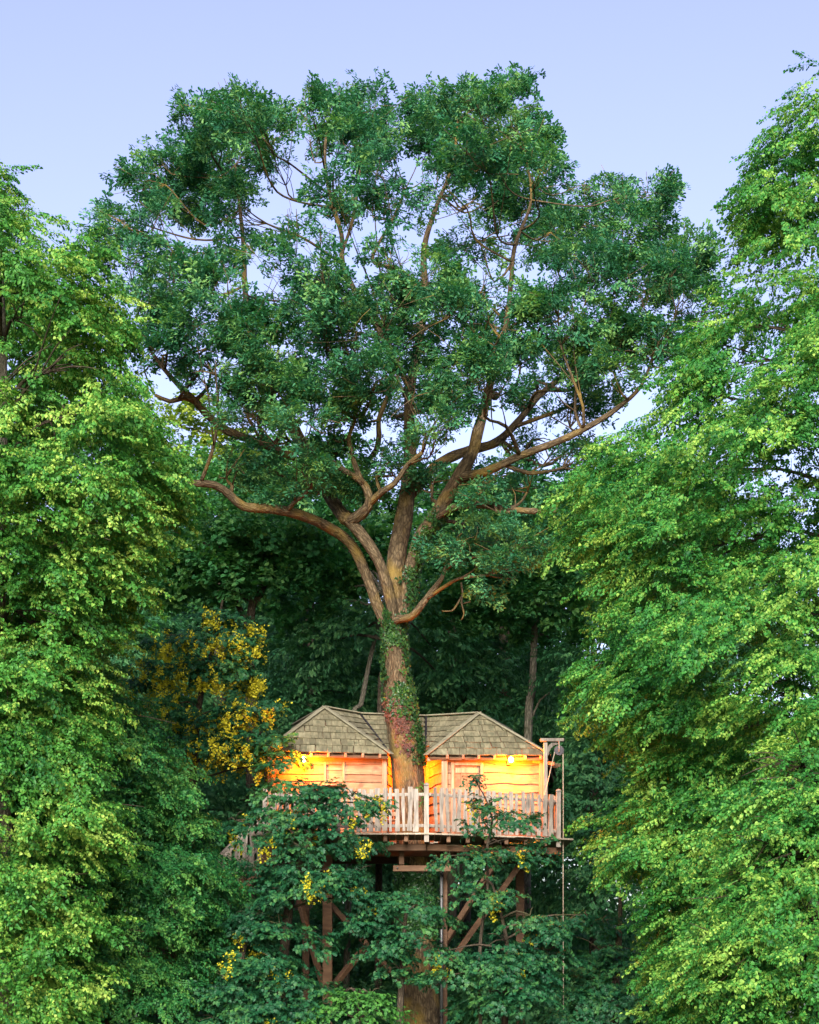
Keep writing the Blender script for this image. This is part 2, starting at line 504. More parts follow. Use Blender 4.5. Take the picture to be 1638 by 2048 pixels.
def spray_maple(seed, mat, n=17, size=(0.062, 0.108), spread=0.42, kind='maple'):
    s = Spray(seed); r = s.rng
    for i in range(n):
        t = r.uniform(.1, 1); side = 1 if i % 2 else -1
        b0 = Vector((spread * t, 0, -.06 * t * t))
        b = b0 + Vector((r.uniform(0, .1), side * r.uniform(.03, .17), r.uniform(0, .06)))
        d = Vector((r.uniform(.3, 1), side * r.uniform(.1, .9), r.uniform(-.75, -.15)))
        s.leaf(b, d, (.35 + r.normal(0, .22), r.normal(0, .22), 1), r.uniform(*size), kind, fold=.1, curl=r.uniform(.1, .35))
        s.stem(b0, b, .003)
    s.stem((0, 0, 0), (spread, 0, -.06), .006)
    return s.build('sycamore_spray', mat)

def spray_raceme(seed, mat):
    s = Spray(seed); r = s.rng
    L = r.uniform(.15, .24)
    for i in range(26):
        t = r.uniform(.12, 1)
        w = .052 * (1.15 - .7 * t)
        b = Vector((r.normal(0, w * .8), r.normal(0, w * .8), -L * t))
        s.leaf(b, (r.normal(), r.normal(), r.normal()), (r.normal(), r.normal(), 1), r.uniform(.032, .05), 'petal')
    s.stem((0, 0, 0), (0, 0, -L), .002)
    return s.build('sycamore_raceme', mat)

def spray_flat(seed, mat, n, kind, size, spread):
    """leaves lying against a surface whose normal is local +Z"""
    s = Spray(seed); r = s.rng
    for i in range(n):
        b = (r.normal(0, spread), r.normal(0, spread), r.uniform(.01, .07))
        s.leaf(b, (r.normal(0, .6) - .2, r.normal(0, .6), r.uniform(-.1, .4)), (r.normal(0, .35), r.normal(0, .35), 1), r.uniform(*size), kind, curl=.2)
    return s.build('ivy_spray', mat)

SP = {
    'hornbeam': [spray_lime(k + 70, M['hornbeam'], 46, .6) for k in range(3)],
    'lime': [spray_lime(k, M['lime']) for k in range(3)],
    'lime2': [spray_lime(k + 5, M['lime2']) for k in range(3)],
    'oak': [spray_oak(k + 10, M['oak']) for k in range(3)],
    'maple': [spray_maple(k + 20, M['maple']) for k in range(3)],
    'sapling': [spray_maple(k + 20, M['hazel'], 12, (.07, .11)) for k in range(3)],
    'hazel': [spray_maple(k + 25, M['hazel'], 13, (.06, .095), .4, 'round') for k in range(3)],
    'wood_a': [spray_oak(k + 30, M['wood_a'], 26, 'round', (.07, .12)) for k in range(3)],
    'wood_b': [spray_maple(k + 33, M['wood_b'], 18, (.08, .13), .5, 'oval') for k in range(3)],
    'wood_y': [spray_oak(k + 36, M['wood_y'], 26, 'round', (.07, .12)) for k in range(3)],
    'ivy': [spray_flat(k + 40, M['ivy'], 12, 'ivy', (.05, .085), .07) for k in range(3)],
    'dry': [spray_flat(k + 44, M['dry'], 9, 'ivy', (.035, .06), .05) for k in range(3)],
    'flower': [spray_raceme(k + 50, M['flower']) for k in range(3)],
}

_groups = {}
def spray_nodes(kind):
    if kind in _groups: return _groups[kind]
    ng = bpy.data.node_groups.new('leaves_' + kind, 'GeometryNodeTree')
    ng.interface.new_socket('Geometry', in_out='INPUT', socket_type='NodeSocketGeometry')
    ng.interface.new_socket('Geometry', in_out='OUTPUT', socket_type='NodeSocketGeometry')
    N, L = ng.nodes, ng.links
    gi, go = N.new('NodeGroupInput'), N.new('NodeGroupOutput')
    jn = N.new('GeometryNodeJoinGeometry')
    for ob in SP[kind]:
        oi = N.new('GeometryNodeObjectInfo'); oi.inputs['Object'].default_value = ob
        ti = N.new('GeometryNodeGeometryToInstance')
        L.new(oi.outputs['Geometry'], ti.inputs[0]); L.new(ti.outputs[0], jn.inputs[0])
    ip = N.new('GeometryNodeInstanceOnPoints')
    ip.inputs['Pick Instance'].default_value = True
    def attr(name, typ):
        a = N.new('GeometryNodeInputNamedAttribute'); a.data_type = typ; a.inputs['Name'].default_value = name
        return a.outputs['Attribute']
    L.new(gi.outputs[0], ip.inputs['Points'])
    L.new(jn.outputs[0], ip.inputs['Instance'])
    L.new(attr('var', 'INT'), ip.inputs['Instance Index'])
    L.new(attr('rot', 'FLOAT_VECTOR'), ip.inputs['Rotation'])
    L.new(attr('scl', 'FLOAT'), ip.inputs['Scale'])
    L.new(ip.outputs[0], go.inputs[0])
    _groups[kind] = ng
    return ng

def leaves(name, kind, pos, rot, scl, parent, kindtag='stuff', seed=0):
    pos = np.asarray(pos, dtype=np.float32); n = len(pos)
    me = bpy.data.meshes.new(name)
    me.vertices.add(n)
    me.vertices.foreach_set('co', pos.ravel())
    a = me.attributes.new('rot', 'FLOAT_VECTOR', 'POINT'); a.data.foreach_set('vector', np.asarray(rot, dtype=np.float32).ravel())
    a = me.attributes.new('scl', 'FLOAT', 'POINT'); a.data.foreach_set('value', np.asarray(scl, dtype=np.float32))
    a = me.attributes.new('var', 'INT', 'POINT'); a.data.foreach_set('value', np.random.default_rng(seed).integers(0, 3, n).astype(np.int32))
    me.update()
    o = bpy.data.objects.new(name, me)
    md = o.modifiers.new('leaves', 'NODES'); md.node_group = spray_nodes(kind)
    link(o, parent)
    if kindtag: o['kind'] = kindtag
    return o

def dir_euler(d, roll):
    d = d / (np.linalg.norm(d, axis=1)[:, None] + 1e-9)
    return np.stack([roll, -np.arcsin(np.clip(d[:, 2], -1, 1)), np.arctan2(d[:, 1], d[:, 0])], axis=1)

def clump_points(rng, center, radii, clump_r, per, dens, up=0.25, droop=0.1, tight=0.5):
    """sprays in small clumps over the shell of an ellipsoid, thicker above than below"""
    a, b, c = radii
    area = 4 * math.pi * (((a * b) ** 1.6 + (a * c) ** 1.6 + (b * c) ** 1.6) / 3) ** (1 / 1.6)
    k = max(3, int(area / (clump_r ** 2 * 3.0) * dens))
    d = rng.normal(size=(k * 2, 3)); d /= np.linalg.norm(d, axis=1)[:, None]
    keep = rng.uniform(size=k * 2) < np.clip(0.62 + up + 0.5 * d[:, 2], 0.12, 1)
    d = d[keep][:k]
    rad = rng.uniform(0.2, 1.0, len(d)) ** .5 * rng.choice([.95, 1.0, 1.0, 1.18], len(d))
    cc = np.array(center) + d * np.array(radii) * rad[:, None]
    pos = np.repeat(cc, per, axis=0)
    off = rng.normal(size=pos.shape) * clump_r * tight; off[:, 2] *= 0.65
    pos = pos + off
    dd = np.repeat(d, per, axis=0) * 0.6 + off / clump_r * 0.9
    dd[:, 2] = dd[:, 2] * 0.5 - droop + rng.normal(0, .12, len(pos))
    return pos, dd

def tier_points(rng, anchor, az, length, width, droop, n, thick=0.10):
    a = rng.uniform(0, 1, n) ** 0.75
    b = rng.uniform(-1, 1, n)
    w = width * (0.25 + 0.75 * np.sin(np.clip(a, 0, 1) * 2.4)) 
    ca, sa = math.cos(az), math.sin(az)
    x = a * length; y = b * w
    z = -droop * x - 0.16 * x * x * droop - 0.12 * (b * w) ** 2 + rng.normal(0, thick, n)
    pos = np.array(anchor) + np.stack([x * ca - y * sa, x * sa + y * ca, z], axis=1)
    yaw = az + b * 1.0 + rng.normal(0, .55, n)
    dz = -0.18 - droop * 0.5 + rng.normal(0, .32, n)
    d = np.stack([np.cos(yaw), np.sin(yaw), dz], axis=1)
    return pos, d

def lerp_profile(prof, z):
    zs = [p[0] for p in prof]; rs = [p[1] for p in prof]
    return np.interp(z, zs, rs)

# ------------------------------------------------------------------ treehouse on its deck
rng = np.random.default_rng(5)
ZD = 5.28                                # deck surface
house = empty('treehouse', (0, 0.5, ZD))
tag(house, 'wooden treehouse of two lamplit cabins with weathered shingle hip roofs around the oak trunk', 'treehouse')

EAVE = 7.256
LA, RA = P(649, 1418, 45.3), P(958, 1430, 45.3)
LR, RR = P(720, 1431, 46.2), P(852, 1436, 46.0)
A_, B_ = P(536, 1502, 43.75), P(777, 1508, 44.0)
C_, D_ = P(857, 1510, 43.95), P(1097, 1511, 44.15)
VL, VR = P(772, 1500, 45.25), P(852, 1502, 45.25)
LB, RB = Vector((LA.x - .9, 3.2, LA.z)), Vector((RA.x + .9, 3.2, RA.z))       # rear ridge ends
ABK = Vector((A_.x - .5, 4.0, EAVE)); DBK = Vector((D_.x + .5, 4.0, EAVE))
BBK = Vector((-1.6, 4.4, EAVE)); CBK = Vector((1.6, 4.4, EAVE))

roof = mesh_obj('roof', [A_, B_, LA, VL, LR, VR, RR, C_, RA, D_, LB, ABK, RB, DBK, BBK, CBK],
                [(0, 1, 2), (1, 3, 4, 2), (3, 5, 6, 4), (5, 7, 8, 6), (7, 9, 8), (0, 2, 10, 11), (9, 13, 12, 8), (2, 4, 10), (8, 12, 6), (10, 4, 6, 12), (10, 14, 11), (12, 13, 15), (10, 12, 15, 14)],
                M['beam'], house)
bm = bmesh.new(); bm.from_mesh(roof.data)
for f in bm.faces:
    f.normal_update()
    if f.normal.z < 0: f.normal_flip()
for v in bm.verts: v.co.z -= .07
bm.to_mesh(roof.data); bm.free()
sm = roof.modifiers.new('thickness', 'SOLIDIFY'); sm.thickness = 0.05; sm.offset = -1
tag(roof, 'weathered grey-brown shingle hip roof')

def shingle_face(e0, e1, t0, t1, rows, wid, seed, lift=0.026, skip=None):
    """rows of shingles on the face between eave e0-e1 and top t0-t1"""
    r = np.random.default_rng(seed)
    e0, e1, t0, t1 = map(Vector, (e0, e1, t0, t1))
    nrm = (e1 - e0).cross((t0 + t1) / 2 - e0).normalized()
    if nrm.z < 0: nrm = -nrm
    for i in range(rows):
        v0, v1 = i / rows, (i + 1.12) / rows
        v1 = min(v1, 1.0)
        a0, a1 = e0.lerp(t0, v0), e1.lerp(t1, v0)
        b0, b1 = e0.lerp(t0, v1), e1.lerp(t1, v1)
        if i == 0:
            dn = (a0 - b0).normalized() * 0.05
            a0 = a0 + dn; a1 = a1 + dn
        W = (a1 - a0).length
        k = max(1, int(round(W / wid)))
        cuts = np.concatenate([[0], np.sort((np.arange(1, k) + r.uniform(-.28, .28, max(k - 1, 0))) / k), [1]])
        for j in range(k):
            u0, u1 = cuts[j] + 0.004 / max(W, .1), cuts[j + 1] - 0.004 / max(W, .1)
            jit = (a0 - b0).normalized() * r.uniform(-.012, .018)
            p = [a0.lerp(a1, u0) + jit, a0.lerp(a1, u1) + jit]
            # keep the joints square to the eave: project the lower corners up the slope
            slope = ((b0 + b1) / 2 - (a0 + a1) / 2)
            wtop = (b1 - b0).length
            q = []
            for pp in p:
                ux = (pp + slope - b0).dot((a1 - a0).normalized()) / max(wtop, 1e-3)
                q.append(b0.lerp(b1, min(1, max(0, ux))) if wtop > 0.02 else (b0 + b1) / 2)
            l0, l1 = nrm * (lift + r.uniform(-.006, .010)), nrm * 0.012
            th = nrm * 0.018
            pts = [p[0] + l0, p[1] + l0, q[1] + l1, q[0] + l1, p[0] + l0 + th, p[1] + l0 + th, q[1] + l1 + th * .5, q[0] + l1 + th * .5]
            hexa('shingle', pts, M['shingle'], roof)

shingle_face(A_, B_, LA, LA, 7, 0.15, 1)
shingle_face(C_, D_, RA, RA, 7, 0.15, 2)
shingle_face(B_, VL, LA, LR, 7, 0.21, 3)
shingle_face(VL, VR, LR, RR, 7, 0.22, 4)
shingle_face(VR, C_, RR, RA, 7, 0.21, 5)
shingle_face(ABK, A_, LB, LA, 4, 0.9, 6)
shingle_face(D_, DBK, RA, RB, 4, 0.9, 7)
print('shingles', len(roof.children))

def roof_board(name, a, b, w=0.15, over=0.12, lift=0.055):
    a, b = Vector(a), Vector(b)
    d = (b - a).normalized()
    beam(name, a - d * .02 + Vector((0, -.01, lift)), b + d * over + Vector((0, -.02, lift)), w, 0.035, M['hip'], roof)

roof_board('hip_board', LA, A_); roof_board('hip_board', LA, B_)
roof_board('hip_board', RA, C_); roof_board('hip_board', RA, D_, over=.02)
roof_board('ridge_board', LA, LR, .13, .0); roof_board('ridge_board', LR, RR, .13, .0); roof_board('ridge_board', RR, RA, .13, .0)
roof_board('ridge_board', LA, LB, .13, .0, .04); roof_board('ridge_board', RA, RB, .13, .0, .04)
for a, b in ((LR, VL), (RR, VR)):
    beam('valley_flashing', a + Vector((0, -.03, .05)), b + Vector((0, -.03, .05)), .05, .02, M['dark_metal'], roof, bev=0)

# --- walls: every waney-edged board is its own piece
def wall(p0, p1, z0, z1, rows, seed, holes=(), outward=None, name='wall', mat=None):
    """p0, p1 ground-plan ends (x, y), left to right seen from outside; holes = (u0, u1, z0, z1) with u in metres from p0"""
    r = np.random.default_rng(seed)
    p0, p1 = Vector((p0[0], p0[1], 0)), Vector((p1[0], p1[1], 0))
    L = (p1 - p0).length
    d = (p1 - p0).normalized()
    nrm = Vector((d.y, -d.x, 0))
    w = mesh_obj(name, [p0 - nrm * .05 + Vector((0, 0, z0)), p1 - nrm * .05 + Vector((0, 0, z0)), p1 - nrm * .05 + Vector((0, 0, z1)), p0 - nrm * .05 + Vector((0, 0, z1)),
                        p0 - nrm * .02 + Vector((0, 0, z0)), p1 - nrm * .02 + Vector((0, 0, z0)), p1 - nrm * .02 + Vector((0, 0, z1)), p0 - nrm * .02 + Vector((0, 0, z1))],
                 [(0, 1, 2, 3), (7, 6, 5, 4), (0, 4, 5, 1), (1, 5, 6, 2), (2, 6, 7, 3), (3, 7, 4, 0)], mat or M['plank'], house)
    rh = (z1 - z0) / rows
    edges = [z0 + rh * i + (r.uniform(-.03, .03) if 0 < i < rows else 0) for i in range(rows + 1)]
    for i in range(rows):
        za, zb = edges[i], edges[i + 1]
        spans = [(0, L)]
        for (h0, h1, hz0, hz1) in holes:
            if hz0 < zb - .05 and hz1 > za + .05:
                nsp = []
                for (s0, s1) in spans:
                    if h1 <= s0 or h0 >= s1: nsp.append((s0, s1)); continue
                    if h0 > s0 + .03: nsp.append((s0, h0))
                    if h1 < s1 - .03: nsp.append((h1, s1))
                spans = nsp
        ph = r.uniform(0, 6.28, 3); amp = r.uniform(.008, .030)
        f1, f2 = r.uniform(2, 3.6), r.uniform(5, 9)
        for (s0, s1) in spans:
            k = max(2, int((s1 - s0) / 0.07))
            vs = []
            for j in range(k + 1):
                u = s0 + (s1 - s0) * j / k
                b = za - 0.02 + amp * (math.sin(u * f1 + ph[0]) + .5 * math.sin(u * f2 + ph[1]))
                base = p0 + d * u
                vs += [base + nrm * .052 + Vector((0, 0, b)), base + nrm * .014 + Vector((0, 0, zb + .012)), base + nrm * .016 + Vector((0, 0, b)), base - nrm * .012 + Vector((0, 0, zb + .012))]
            fs = []
            for j in range(k):
                a, c = 4 * j, 4 * j + 4
                fs += [(a, c, c + 1, a + 1), (a + 2, a + 3, c + 3, c + 2), (a, a + 2, c + 2, c), (a + 1, c + 1, c + 3, a + 3)]
            fs += [(0, 1, 3, 2), (4 * k, 4 * k + 2, 4 * k + 3, 4 * k + 1)]
            mesh_obj('wall_board', vs, fs, mat or M['plank'], w)
    return w, p0, d, nrm

def xy(px, D): return (PX(px, D), D + CAMY)
WT = 7.30
# left cabin
lw0, lw1 = xy(545, 44.1), xy(770, 44.3)
u_of = lambda px, D, p0: ((PX(px, D) - p0[0]))
win = (u_of(648, 44.2, lw0), u_of(690, 44.2, lw0), PZ(1572, 44.2), PZ(1524, 44.2))
wL, p0L, dL, nL = wall(lw0, lw1, ZD, WT, 9, 11, [win])
tag(wL, 'front wall of waney-edged boards behind the sycamore leaves')
wall(lw1, xy(783, 45.45), ZD, WT, 9, 12)
wall(xy(783, 45.45), xy(856, 45.4), ZD, WT + .1, 9, 13)
# right cabin
rw0, rw1 = xy(891, 44.2), xy(1085, 44.45)
door = (u_of(901, 44.2, rw0), u_of(967, 44.2, rw0), ZD, PZ(1524, 44.2))
wall(xy(856, 45.4), rw0, ZD, WT, 9, 14)
wR, p0R, dR, nR = wall(rw0, rw1, ZD, WT, 9, 15, [door])
tag(wR, 'front wall of waney-edged boards bright under the lamp')
wall((lw0[0] - .4, 3.6), lw0, ZD, WT, 9, 16)
wall(rw1, (rw1[0] + .4, 3.6), ZD, WT, 9, 17)
wall((rw1[0] + .4, 3.6), (lw0[0] - .4, 3.6), ZD, WT, 7, 18)

def corner_post(px, D, w=.13, z1=WT):
    x, y = xy(px, D)
    beam('corner_post', (x, y, ZD), (x, y, z1), w, w, M['post'], house, up=Vector((0, 1, 0)))
corner_post(541, 44.0); corner_post(769, 44.22, .12); corner_post(889, 44.12, .14); corner_post(1084, 44.36, .13); corner_post(857, 45.3, .10); corner_post(784, 45.4, .1)

# window in the left cabin
def framed(p0, d, nrm, h, name, mat, fw=.06, parent=None, depth=.09):
    u0, u1, z0, z1 = h
    a = p0 + d * u0; b = p0 + d * u1
    up = nrm
    out = []
    for (s, e) in (((a + d * fw / 2), None), ((b - d * fw / 2), None)):
        out.append(beam(name, s + nrm * .02 + Vector((0, 0, z0)), s + nrm * .02 + Vector((0, 0, z1)), fw, depth, mat, parent, up=nrm))
    out.append(beam(name, a + d * fw + nrm * .02 + Vector((0, 0, z1 - fw / 2)), b - d * fw + nrm * .02 + Vector((0, 0, z1 - fw / 2)), depth, fw, mat, parent))
    return out
u0, u1, z0, z1 = win
qa, qb = p0L + dL * (u0 + .02) - nL * .012, p0L + dL * (u1 - .02) - nL * .012
window = mesh_obj('window_shutter', [q + nL * o_ + Vector((0, 0, zz)) for zz in (z0, z1) for q, o_ in ((qa, 0), (qb, 0), (qb, .02), (qa, .02))], [(0, 1, 2, 3), (7, 6, 5, 4), (1, 0, 4, 5), (2, 1, 5, 6), (3, 2, 6, 7), (0, 3, 7, 4)], M['plank'], house)
framed(p0L, dL, nL, win, 'frame', M['post'], .055, window)
beam('sill', p0L + dL * (u0 - .03) + nL * .05 + Vector((0, 0, z0 + .02)), p0L + dL * (u1 + .03) + nL * .05 + Vector((0, 0, z0 + .02)), .12, .04, M['post'], window)
for zz in (z0 + .12, z1 - .16):
    beam('batten', p0L + dL * (u0 + .06) + nL * .018 + Vector((0, 0, zz)), p0L + dL * (u1 - .06) + nL * .018 + Vector((0, 0, zz)), .02, .06, M['post'], window, bev=.004)

# door in the right cabin
u0, u1, z0, z1 = door
qa, qb = p0R + dR * (u0 + .09) , p0R + dR * (u1 - .09)
def slab(name, a, b, z0, z1, n0, n1, mat, parent):
    pts = [a + nR * n0, b + nR * n0, b + nR * n1, a + nR * n1]
    return mesh_obj(name, [p + Vector((0, 0, z0)) for p in pts] + [p + Vector((0, 0, z1)) for p in pts], [(0, 1, 2, 3), (7, 6, 5, 4), (1, 0, 4, 5), (2, 1, 5, 6), (3, 2, 6, 7), (0, 3, 7, 4)], mat, parent)
dr = slab('door', qa, qb, z0 + .01, z1 - .07, -.012, .010, M['plank'], house)
tag(dr, 'plank door glowing in lamplight')
framed(p0R, dR, nR, door, 'door_frame', M['post'], .085, dr, .12)
wd = (qb - qa).length
for k in range(4):
    a, b = qa.lerp(qb, k / 4) + dR * .006, qa.lerp(qb, (k + 1) / 4) - dR * .006
    slab('door_plank', a, b, z0 + .02, z1 - .08, .011, .026, M['plank'], dr)
for zz in (z0 + .25, z0 + 1.1, z1 - .25):
    slab('door_batten', qa + dR * .02, qb - dR * .02, zz, zz + .11, .027, .045, M['post'], dr)
slab('handle', qa + dR * .05, qa + dR * .075, z0 + .85, z0 + 1.02, .046, .075, M['dark_metal'], dr)

# rafter tails
def rafters(a, b, n, nrm, z):
    for k in range(n):
        t = (k + .5) / n
        p = Vector(a).lerp(Vector(b), t)
        beam('rafter_tail', Vector((p.x, p.y, z - .05)) + nrm * .06, Vector((p.x, p.y, z + .24)) - nrm * .42, .055, .09, M['post'], house, bev=.006)
rafters(A_, B_, 7, nL * 0 + Vector((0, -.0, 0)) + nL * .0 + nL, EAVE - .02)
rafters(C_ + Vector((.25, 0, 0)), D_, 7, nR, EAVE - .045)
for k, (dx, dz) in enumerate(((.02, 0), (.12, -.03), (.2, .02))):
    beam('rafter_tail', D_ + Vector((-.35, .25 + .25 * k, -.10 + dz)), D_ + Vector((.14 + dx, .2 + .25 * k, -.17 + dz)), .07, .08, M['post'], house)
beam('rafter_tail', C_ + Vector((.30, .3, -.02)), C_ + Vector((-.02, .02, -.10)), .06, .09, M['post'], house)
beam('wall_plate', p0R + dR * .0 + nR * .07 + Vector((0, 0, WT - .05)), p0R + dR * 2.2 + nR * .07 + Vector((0, 0, WT - .05)), .05, .10, M['post'], house)

# ------------------------------------------------------------------ deck
deck = empty('deck', (0, 0, 0))
tag(deck, 'raised timber deck on joists, beams and diagonal braces around the oak trunk', 'deck')
front = [(PX(505, 42.6), 42.6 + CAMY), (PX(853, 42.25), 42.25 + CAMY), (PX(1135, 43.75), 43.75 + CAMY)]
def front_y(x):
    (xa, ya), (xb, yb), (xc, yc) = front
    if x < xb: return ya + (yb - ya) * (x - xa) / (xb - xa) - .05 * math.sin(max(0, min(1, (x - xa) / (xb - xa))) * math.pi)
    return yb + (yc - yb) * (x - xb) / (xc - xb) - .06 * math.sin(max(0, min(1, (x - xb) / (xc - xb))) * math.pi)
xs = np.arange(front[0][0], front[2][0], 0.145)
TRX, TRY = PX(822, 44.4), 44.4 + CAMY
for x in xs:
    x1 = x + .139
    ya, yb = front_y(x) - .06, front_y(x1) - .06
    segs = [(ya, yb, 4.2)]
    if abs(x + .07 - TRX) < .62:
        h = math.sqrt(max(.02, .62 ** 2 - (x + .07 - TRX) ** 2))
        segs = [(ya, yb, TRY - h), (TRY + h, TRY + h, 4.2)]
    for (a, b, e) in segs:
        hexa('deck_board', [(x, a, ZD - .035), (x1, b, ZD - .035), (x1, e, ZD - .035), (x, e, ZD - .035), (x, a, ZD), (x1, b, ZD), (x1, e, ZD), (x, e, ZD)], M['deckw'], deck)
for px in (560, 605, 650, 690, 730, 771, 812, 854, 897, 936, 974, 1015, 1056, 1096):
    x = PX(px, 42.6); y0 = front_y(x) + .03
    if abs(x - TRX) < .5:
        beam('joist', (x, y0, ZD - .035 - .08), (x, TRY - .6, ZD - .035 - .08), .09, .15, M['beam'], deck)
    else:
        beam('joist', (x, y0, ZD - .035 - .08), (x, 4.1, ZD - .035 - .08), .09, .15, M['beam'], deck)
zb = ZD - .195
beam('beam', (PX(560, 42.9), -2.1, zb - .08), (PX(853, 42.9), -2.18, zb - .08), .12, .155, M['beam'], deck)
beam('beam', (PX(853, 42.9), -2.18, zb - .08), (PX(1121, 43.9), -.98, zb - .08), .12, .155, M['beam'], deck)
beam('beam', (PX(600, 43.7), -1.15, zb - .10), (PX(1060, 43.9), -.75, zb - .10), .14, .2, M['beam'], deck)
beam('beam', (PX(560, 46), 1.4, zb - .10), (PX(1110, 46), 1.4, zb - .10), .14, .2, M['beam'], deck)
zs = PZ(1737, 43.2)
beam('beam', P(786, 1737, 43.2), P(902, 1737, 43.2), .1, .135, M['beam'], deck)
for px in (795, 884):
    c = P(px, 1736, 43.135)
    tube('bolt', [c, c + Vector((0, -.03, 0))], [.022, .018], M['zinc'], deck, seg=8, step=.02, rough=0)
for px in (803, 893):
    beam('post', P(px, 1730, 43.25), Vector((PX(px, 43.25), 43.25 + CAMY, zb - .03)), .12, .12, M['beam'], deck, up=Vector((0, 1, 0)))
def brace(a, b, w=.15, h=.13):
    beam('brace', a, b, w, h, M['beam'], deck)
brace(P(1000, 1712, 43.3), P(842, 1962, 44.2)); brace(P(1045, 1722, 44.7), P(862, 1978, 44.55))
brace(P(640, 1786, 43.55), P(828, 1995, 44.3), .13, .12)
brace(P(652, 1990, 43.5), P(735, 1888, 44.5), .14, .13); brace(P(650, 1985, 43.5), P(598, 1800, 44.2), .12, .12)
for px, D, w in ((655, 43.45, .22), (612, 45.0, .16), (1040, 46.2, .2)):
    beam('post', (PX(px, D), D + CAMY, -.2), (PX(px, D), D + CAMY, zb - .02), w, w, M['beam'], deck, up=Vector((0, 1, 0)))
beam('post', (PX(890, 43.8), 43.8 + CAMY, -.2), (PX(890, 43.8), 43.8 + CAMY, zs), .11, .11, M['beam'], deck, up=Vector((0, 1, 0)))

# ------------------------------------------------------------------ picket fences
def picket_mesh(seed, h):
    r = np.random.default_rng(seed)
    n = 7; w = r.uniform(.035, .055); t = .028
    vs = []; ph = r.uniform(0, 6.28, 3)
    for i in range(n):
        z = h * i / (n - 1)
        cx = .008 * math.sin(z * 5 + ph[0]) + .012 * (i / n) * math.sin(ph[1])
        ww = w * (1 + .18 * math.sin(z * 7 + ph[2])); 
        if i == n - 1: ww *= .86
        vs += [(cx - ww, -t / 2, z), (cx + ww, -t / 2, z), (cx + ww, t / 2, z), (cx - ww, t / 2, z)]
    fs = [(3, 2, 1, 0), tuple(4 * (n - 1) + j for j in range(4))]
    for i in range(n - 1):
        for j in range(4):
            k = (j + 1) % 4
            fs.append((4 * i + j, 4 * i + k, 4 * i + 4 + k, 4 * i + 4 + j))
    me = bpy.data.meshes.new('picket'); me.from_pydata(vs, [], fs); me.materials.append(M['picket'])
    return me
PICK = [picket_mesh(k, .96) for k in range(8)]

def fence(a, b, label, root=None, n=None, z0=ZD, z1=None, side=-1, posts=((0, 1)), spacing=.141, sub=None):
    a, b = Vector((a[0], a[1], 0)), Vector((b[0], b[1], 0))
    if root is None:
        root = empty('picket_fence', ((a.x + b.x) / 2, (a.y + b.y) / 2, z0)); tag(root, label, 'fence', 'picket fences along the deck edge')
    z1 = z0 if z1 is None else z1
    d = (b - a).normalized(); L = (b - a).length
    nrm = Vector((d.y, -d.x, 0))
    for zr in (.17, .86):
        beam('rail', a - d * .06 + nrm * -.045 + Vector((0, 0, z0 + zr)), b + d * .10 + nrm * -.045 + Vector((0, 0, z1 + zr)), .04, .075, M['picket'], root)
    k = int(L / spacing)
    r = np.random.default_rng(int(abs(a.x * 100)) + 3)
    base = -ANCHOR[root.name]
    for i in range(k):
        u = (i + .5 + r.uniform(-.12, .12)) / k
        if u * L < .1 or u * L > L - .08: continue
        p = a.lerp(b, u); z = z0 + (z1 - z0) * u
        o = bpy.data.objects.new('picket', PICK[int(r.integers(0, 8))])
        o.location = (p.x, p.y, z + .045 + r.uniform(-.02, .015)); o.rotation_euler = (0, r.uniform(-.018, .018), math.atan2(d.y, d.x) + (math.pi if r.uniform() < .5 else 0))
        o.scale = (r.uniform(.85, 1.15), 1, r.uniform(.97, 1.03))
        link(o, root)
    return root
def fence_post(p, root, h=1.10, w=.105, z0=ZD - .2):
    x, y = p
    o = beam('fence_post', (x, y, z0), (x, y, ZD + h - .06), w, w, M['picket'], root, up=Vector((0, 1, 0)), bev=.006)
    hw = w / 2
    mesh_obj('post_cap', [(x - hw * s, y - hw * s, ZD + h - .05) for s in (1.08,)] + [(x + hw * 1.08, y - hw * 1.08, ZD + h - .05), (x + hw * 1.08, y + hw * 1.08, ZD + h - .05), (x - hw * 1.08, y + hw * 1.08, ZD + h - .05),
             (x - hw, y - hw, ZD + h - .01), (x + hw, y - hw, ZD + h - .01), (x + hw, y + hw, ZD + h - .01), (x - hw, y + hw, ZD + h - .01), (x, y, ZD + h + .02)],
             [(3, 2, 1, 0), (0, 1, 5, 4), (1, 2, 6, 5), (2, 3, 7, 6), (3, 0, 4, 7), (4, 5, 8), (5, 6, 8), (6, 7, 8), (7, 4, 8)], M['picket'], root)
fp0, fp1, fp2 = xy(530, 42.7), xy(853, 42.3), xy(1117, 43.75)
f1 = fence(fp0, fp1, 'silvered picket fence section crossing in front of the oak trunk')
fence_post(fp0, f1); fence_post(fp1, f1)
f2 = fence((fp1[0] + .02, fp1[1] + .01), fp2, 'silvered picket fence section in front of the lamplit door')
fence_post(fp2, f2, 1.12)
f3 = fence((fp2[0] - .05, fp2[1] + .1), (fp2[0] - .02, 46.8 + CAMY), 'short picket fence receding along the deck side below the pulley, lit on its inside', spacing=.13)
f4 = fence((fp0[0] + .0, 46.4 + CAMY), (fp0[0] + .02, fp0[1] + 1.6), 'picket fence along the far deck side by the stair head, behind sycamore leaves', spacing=.15)

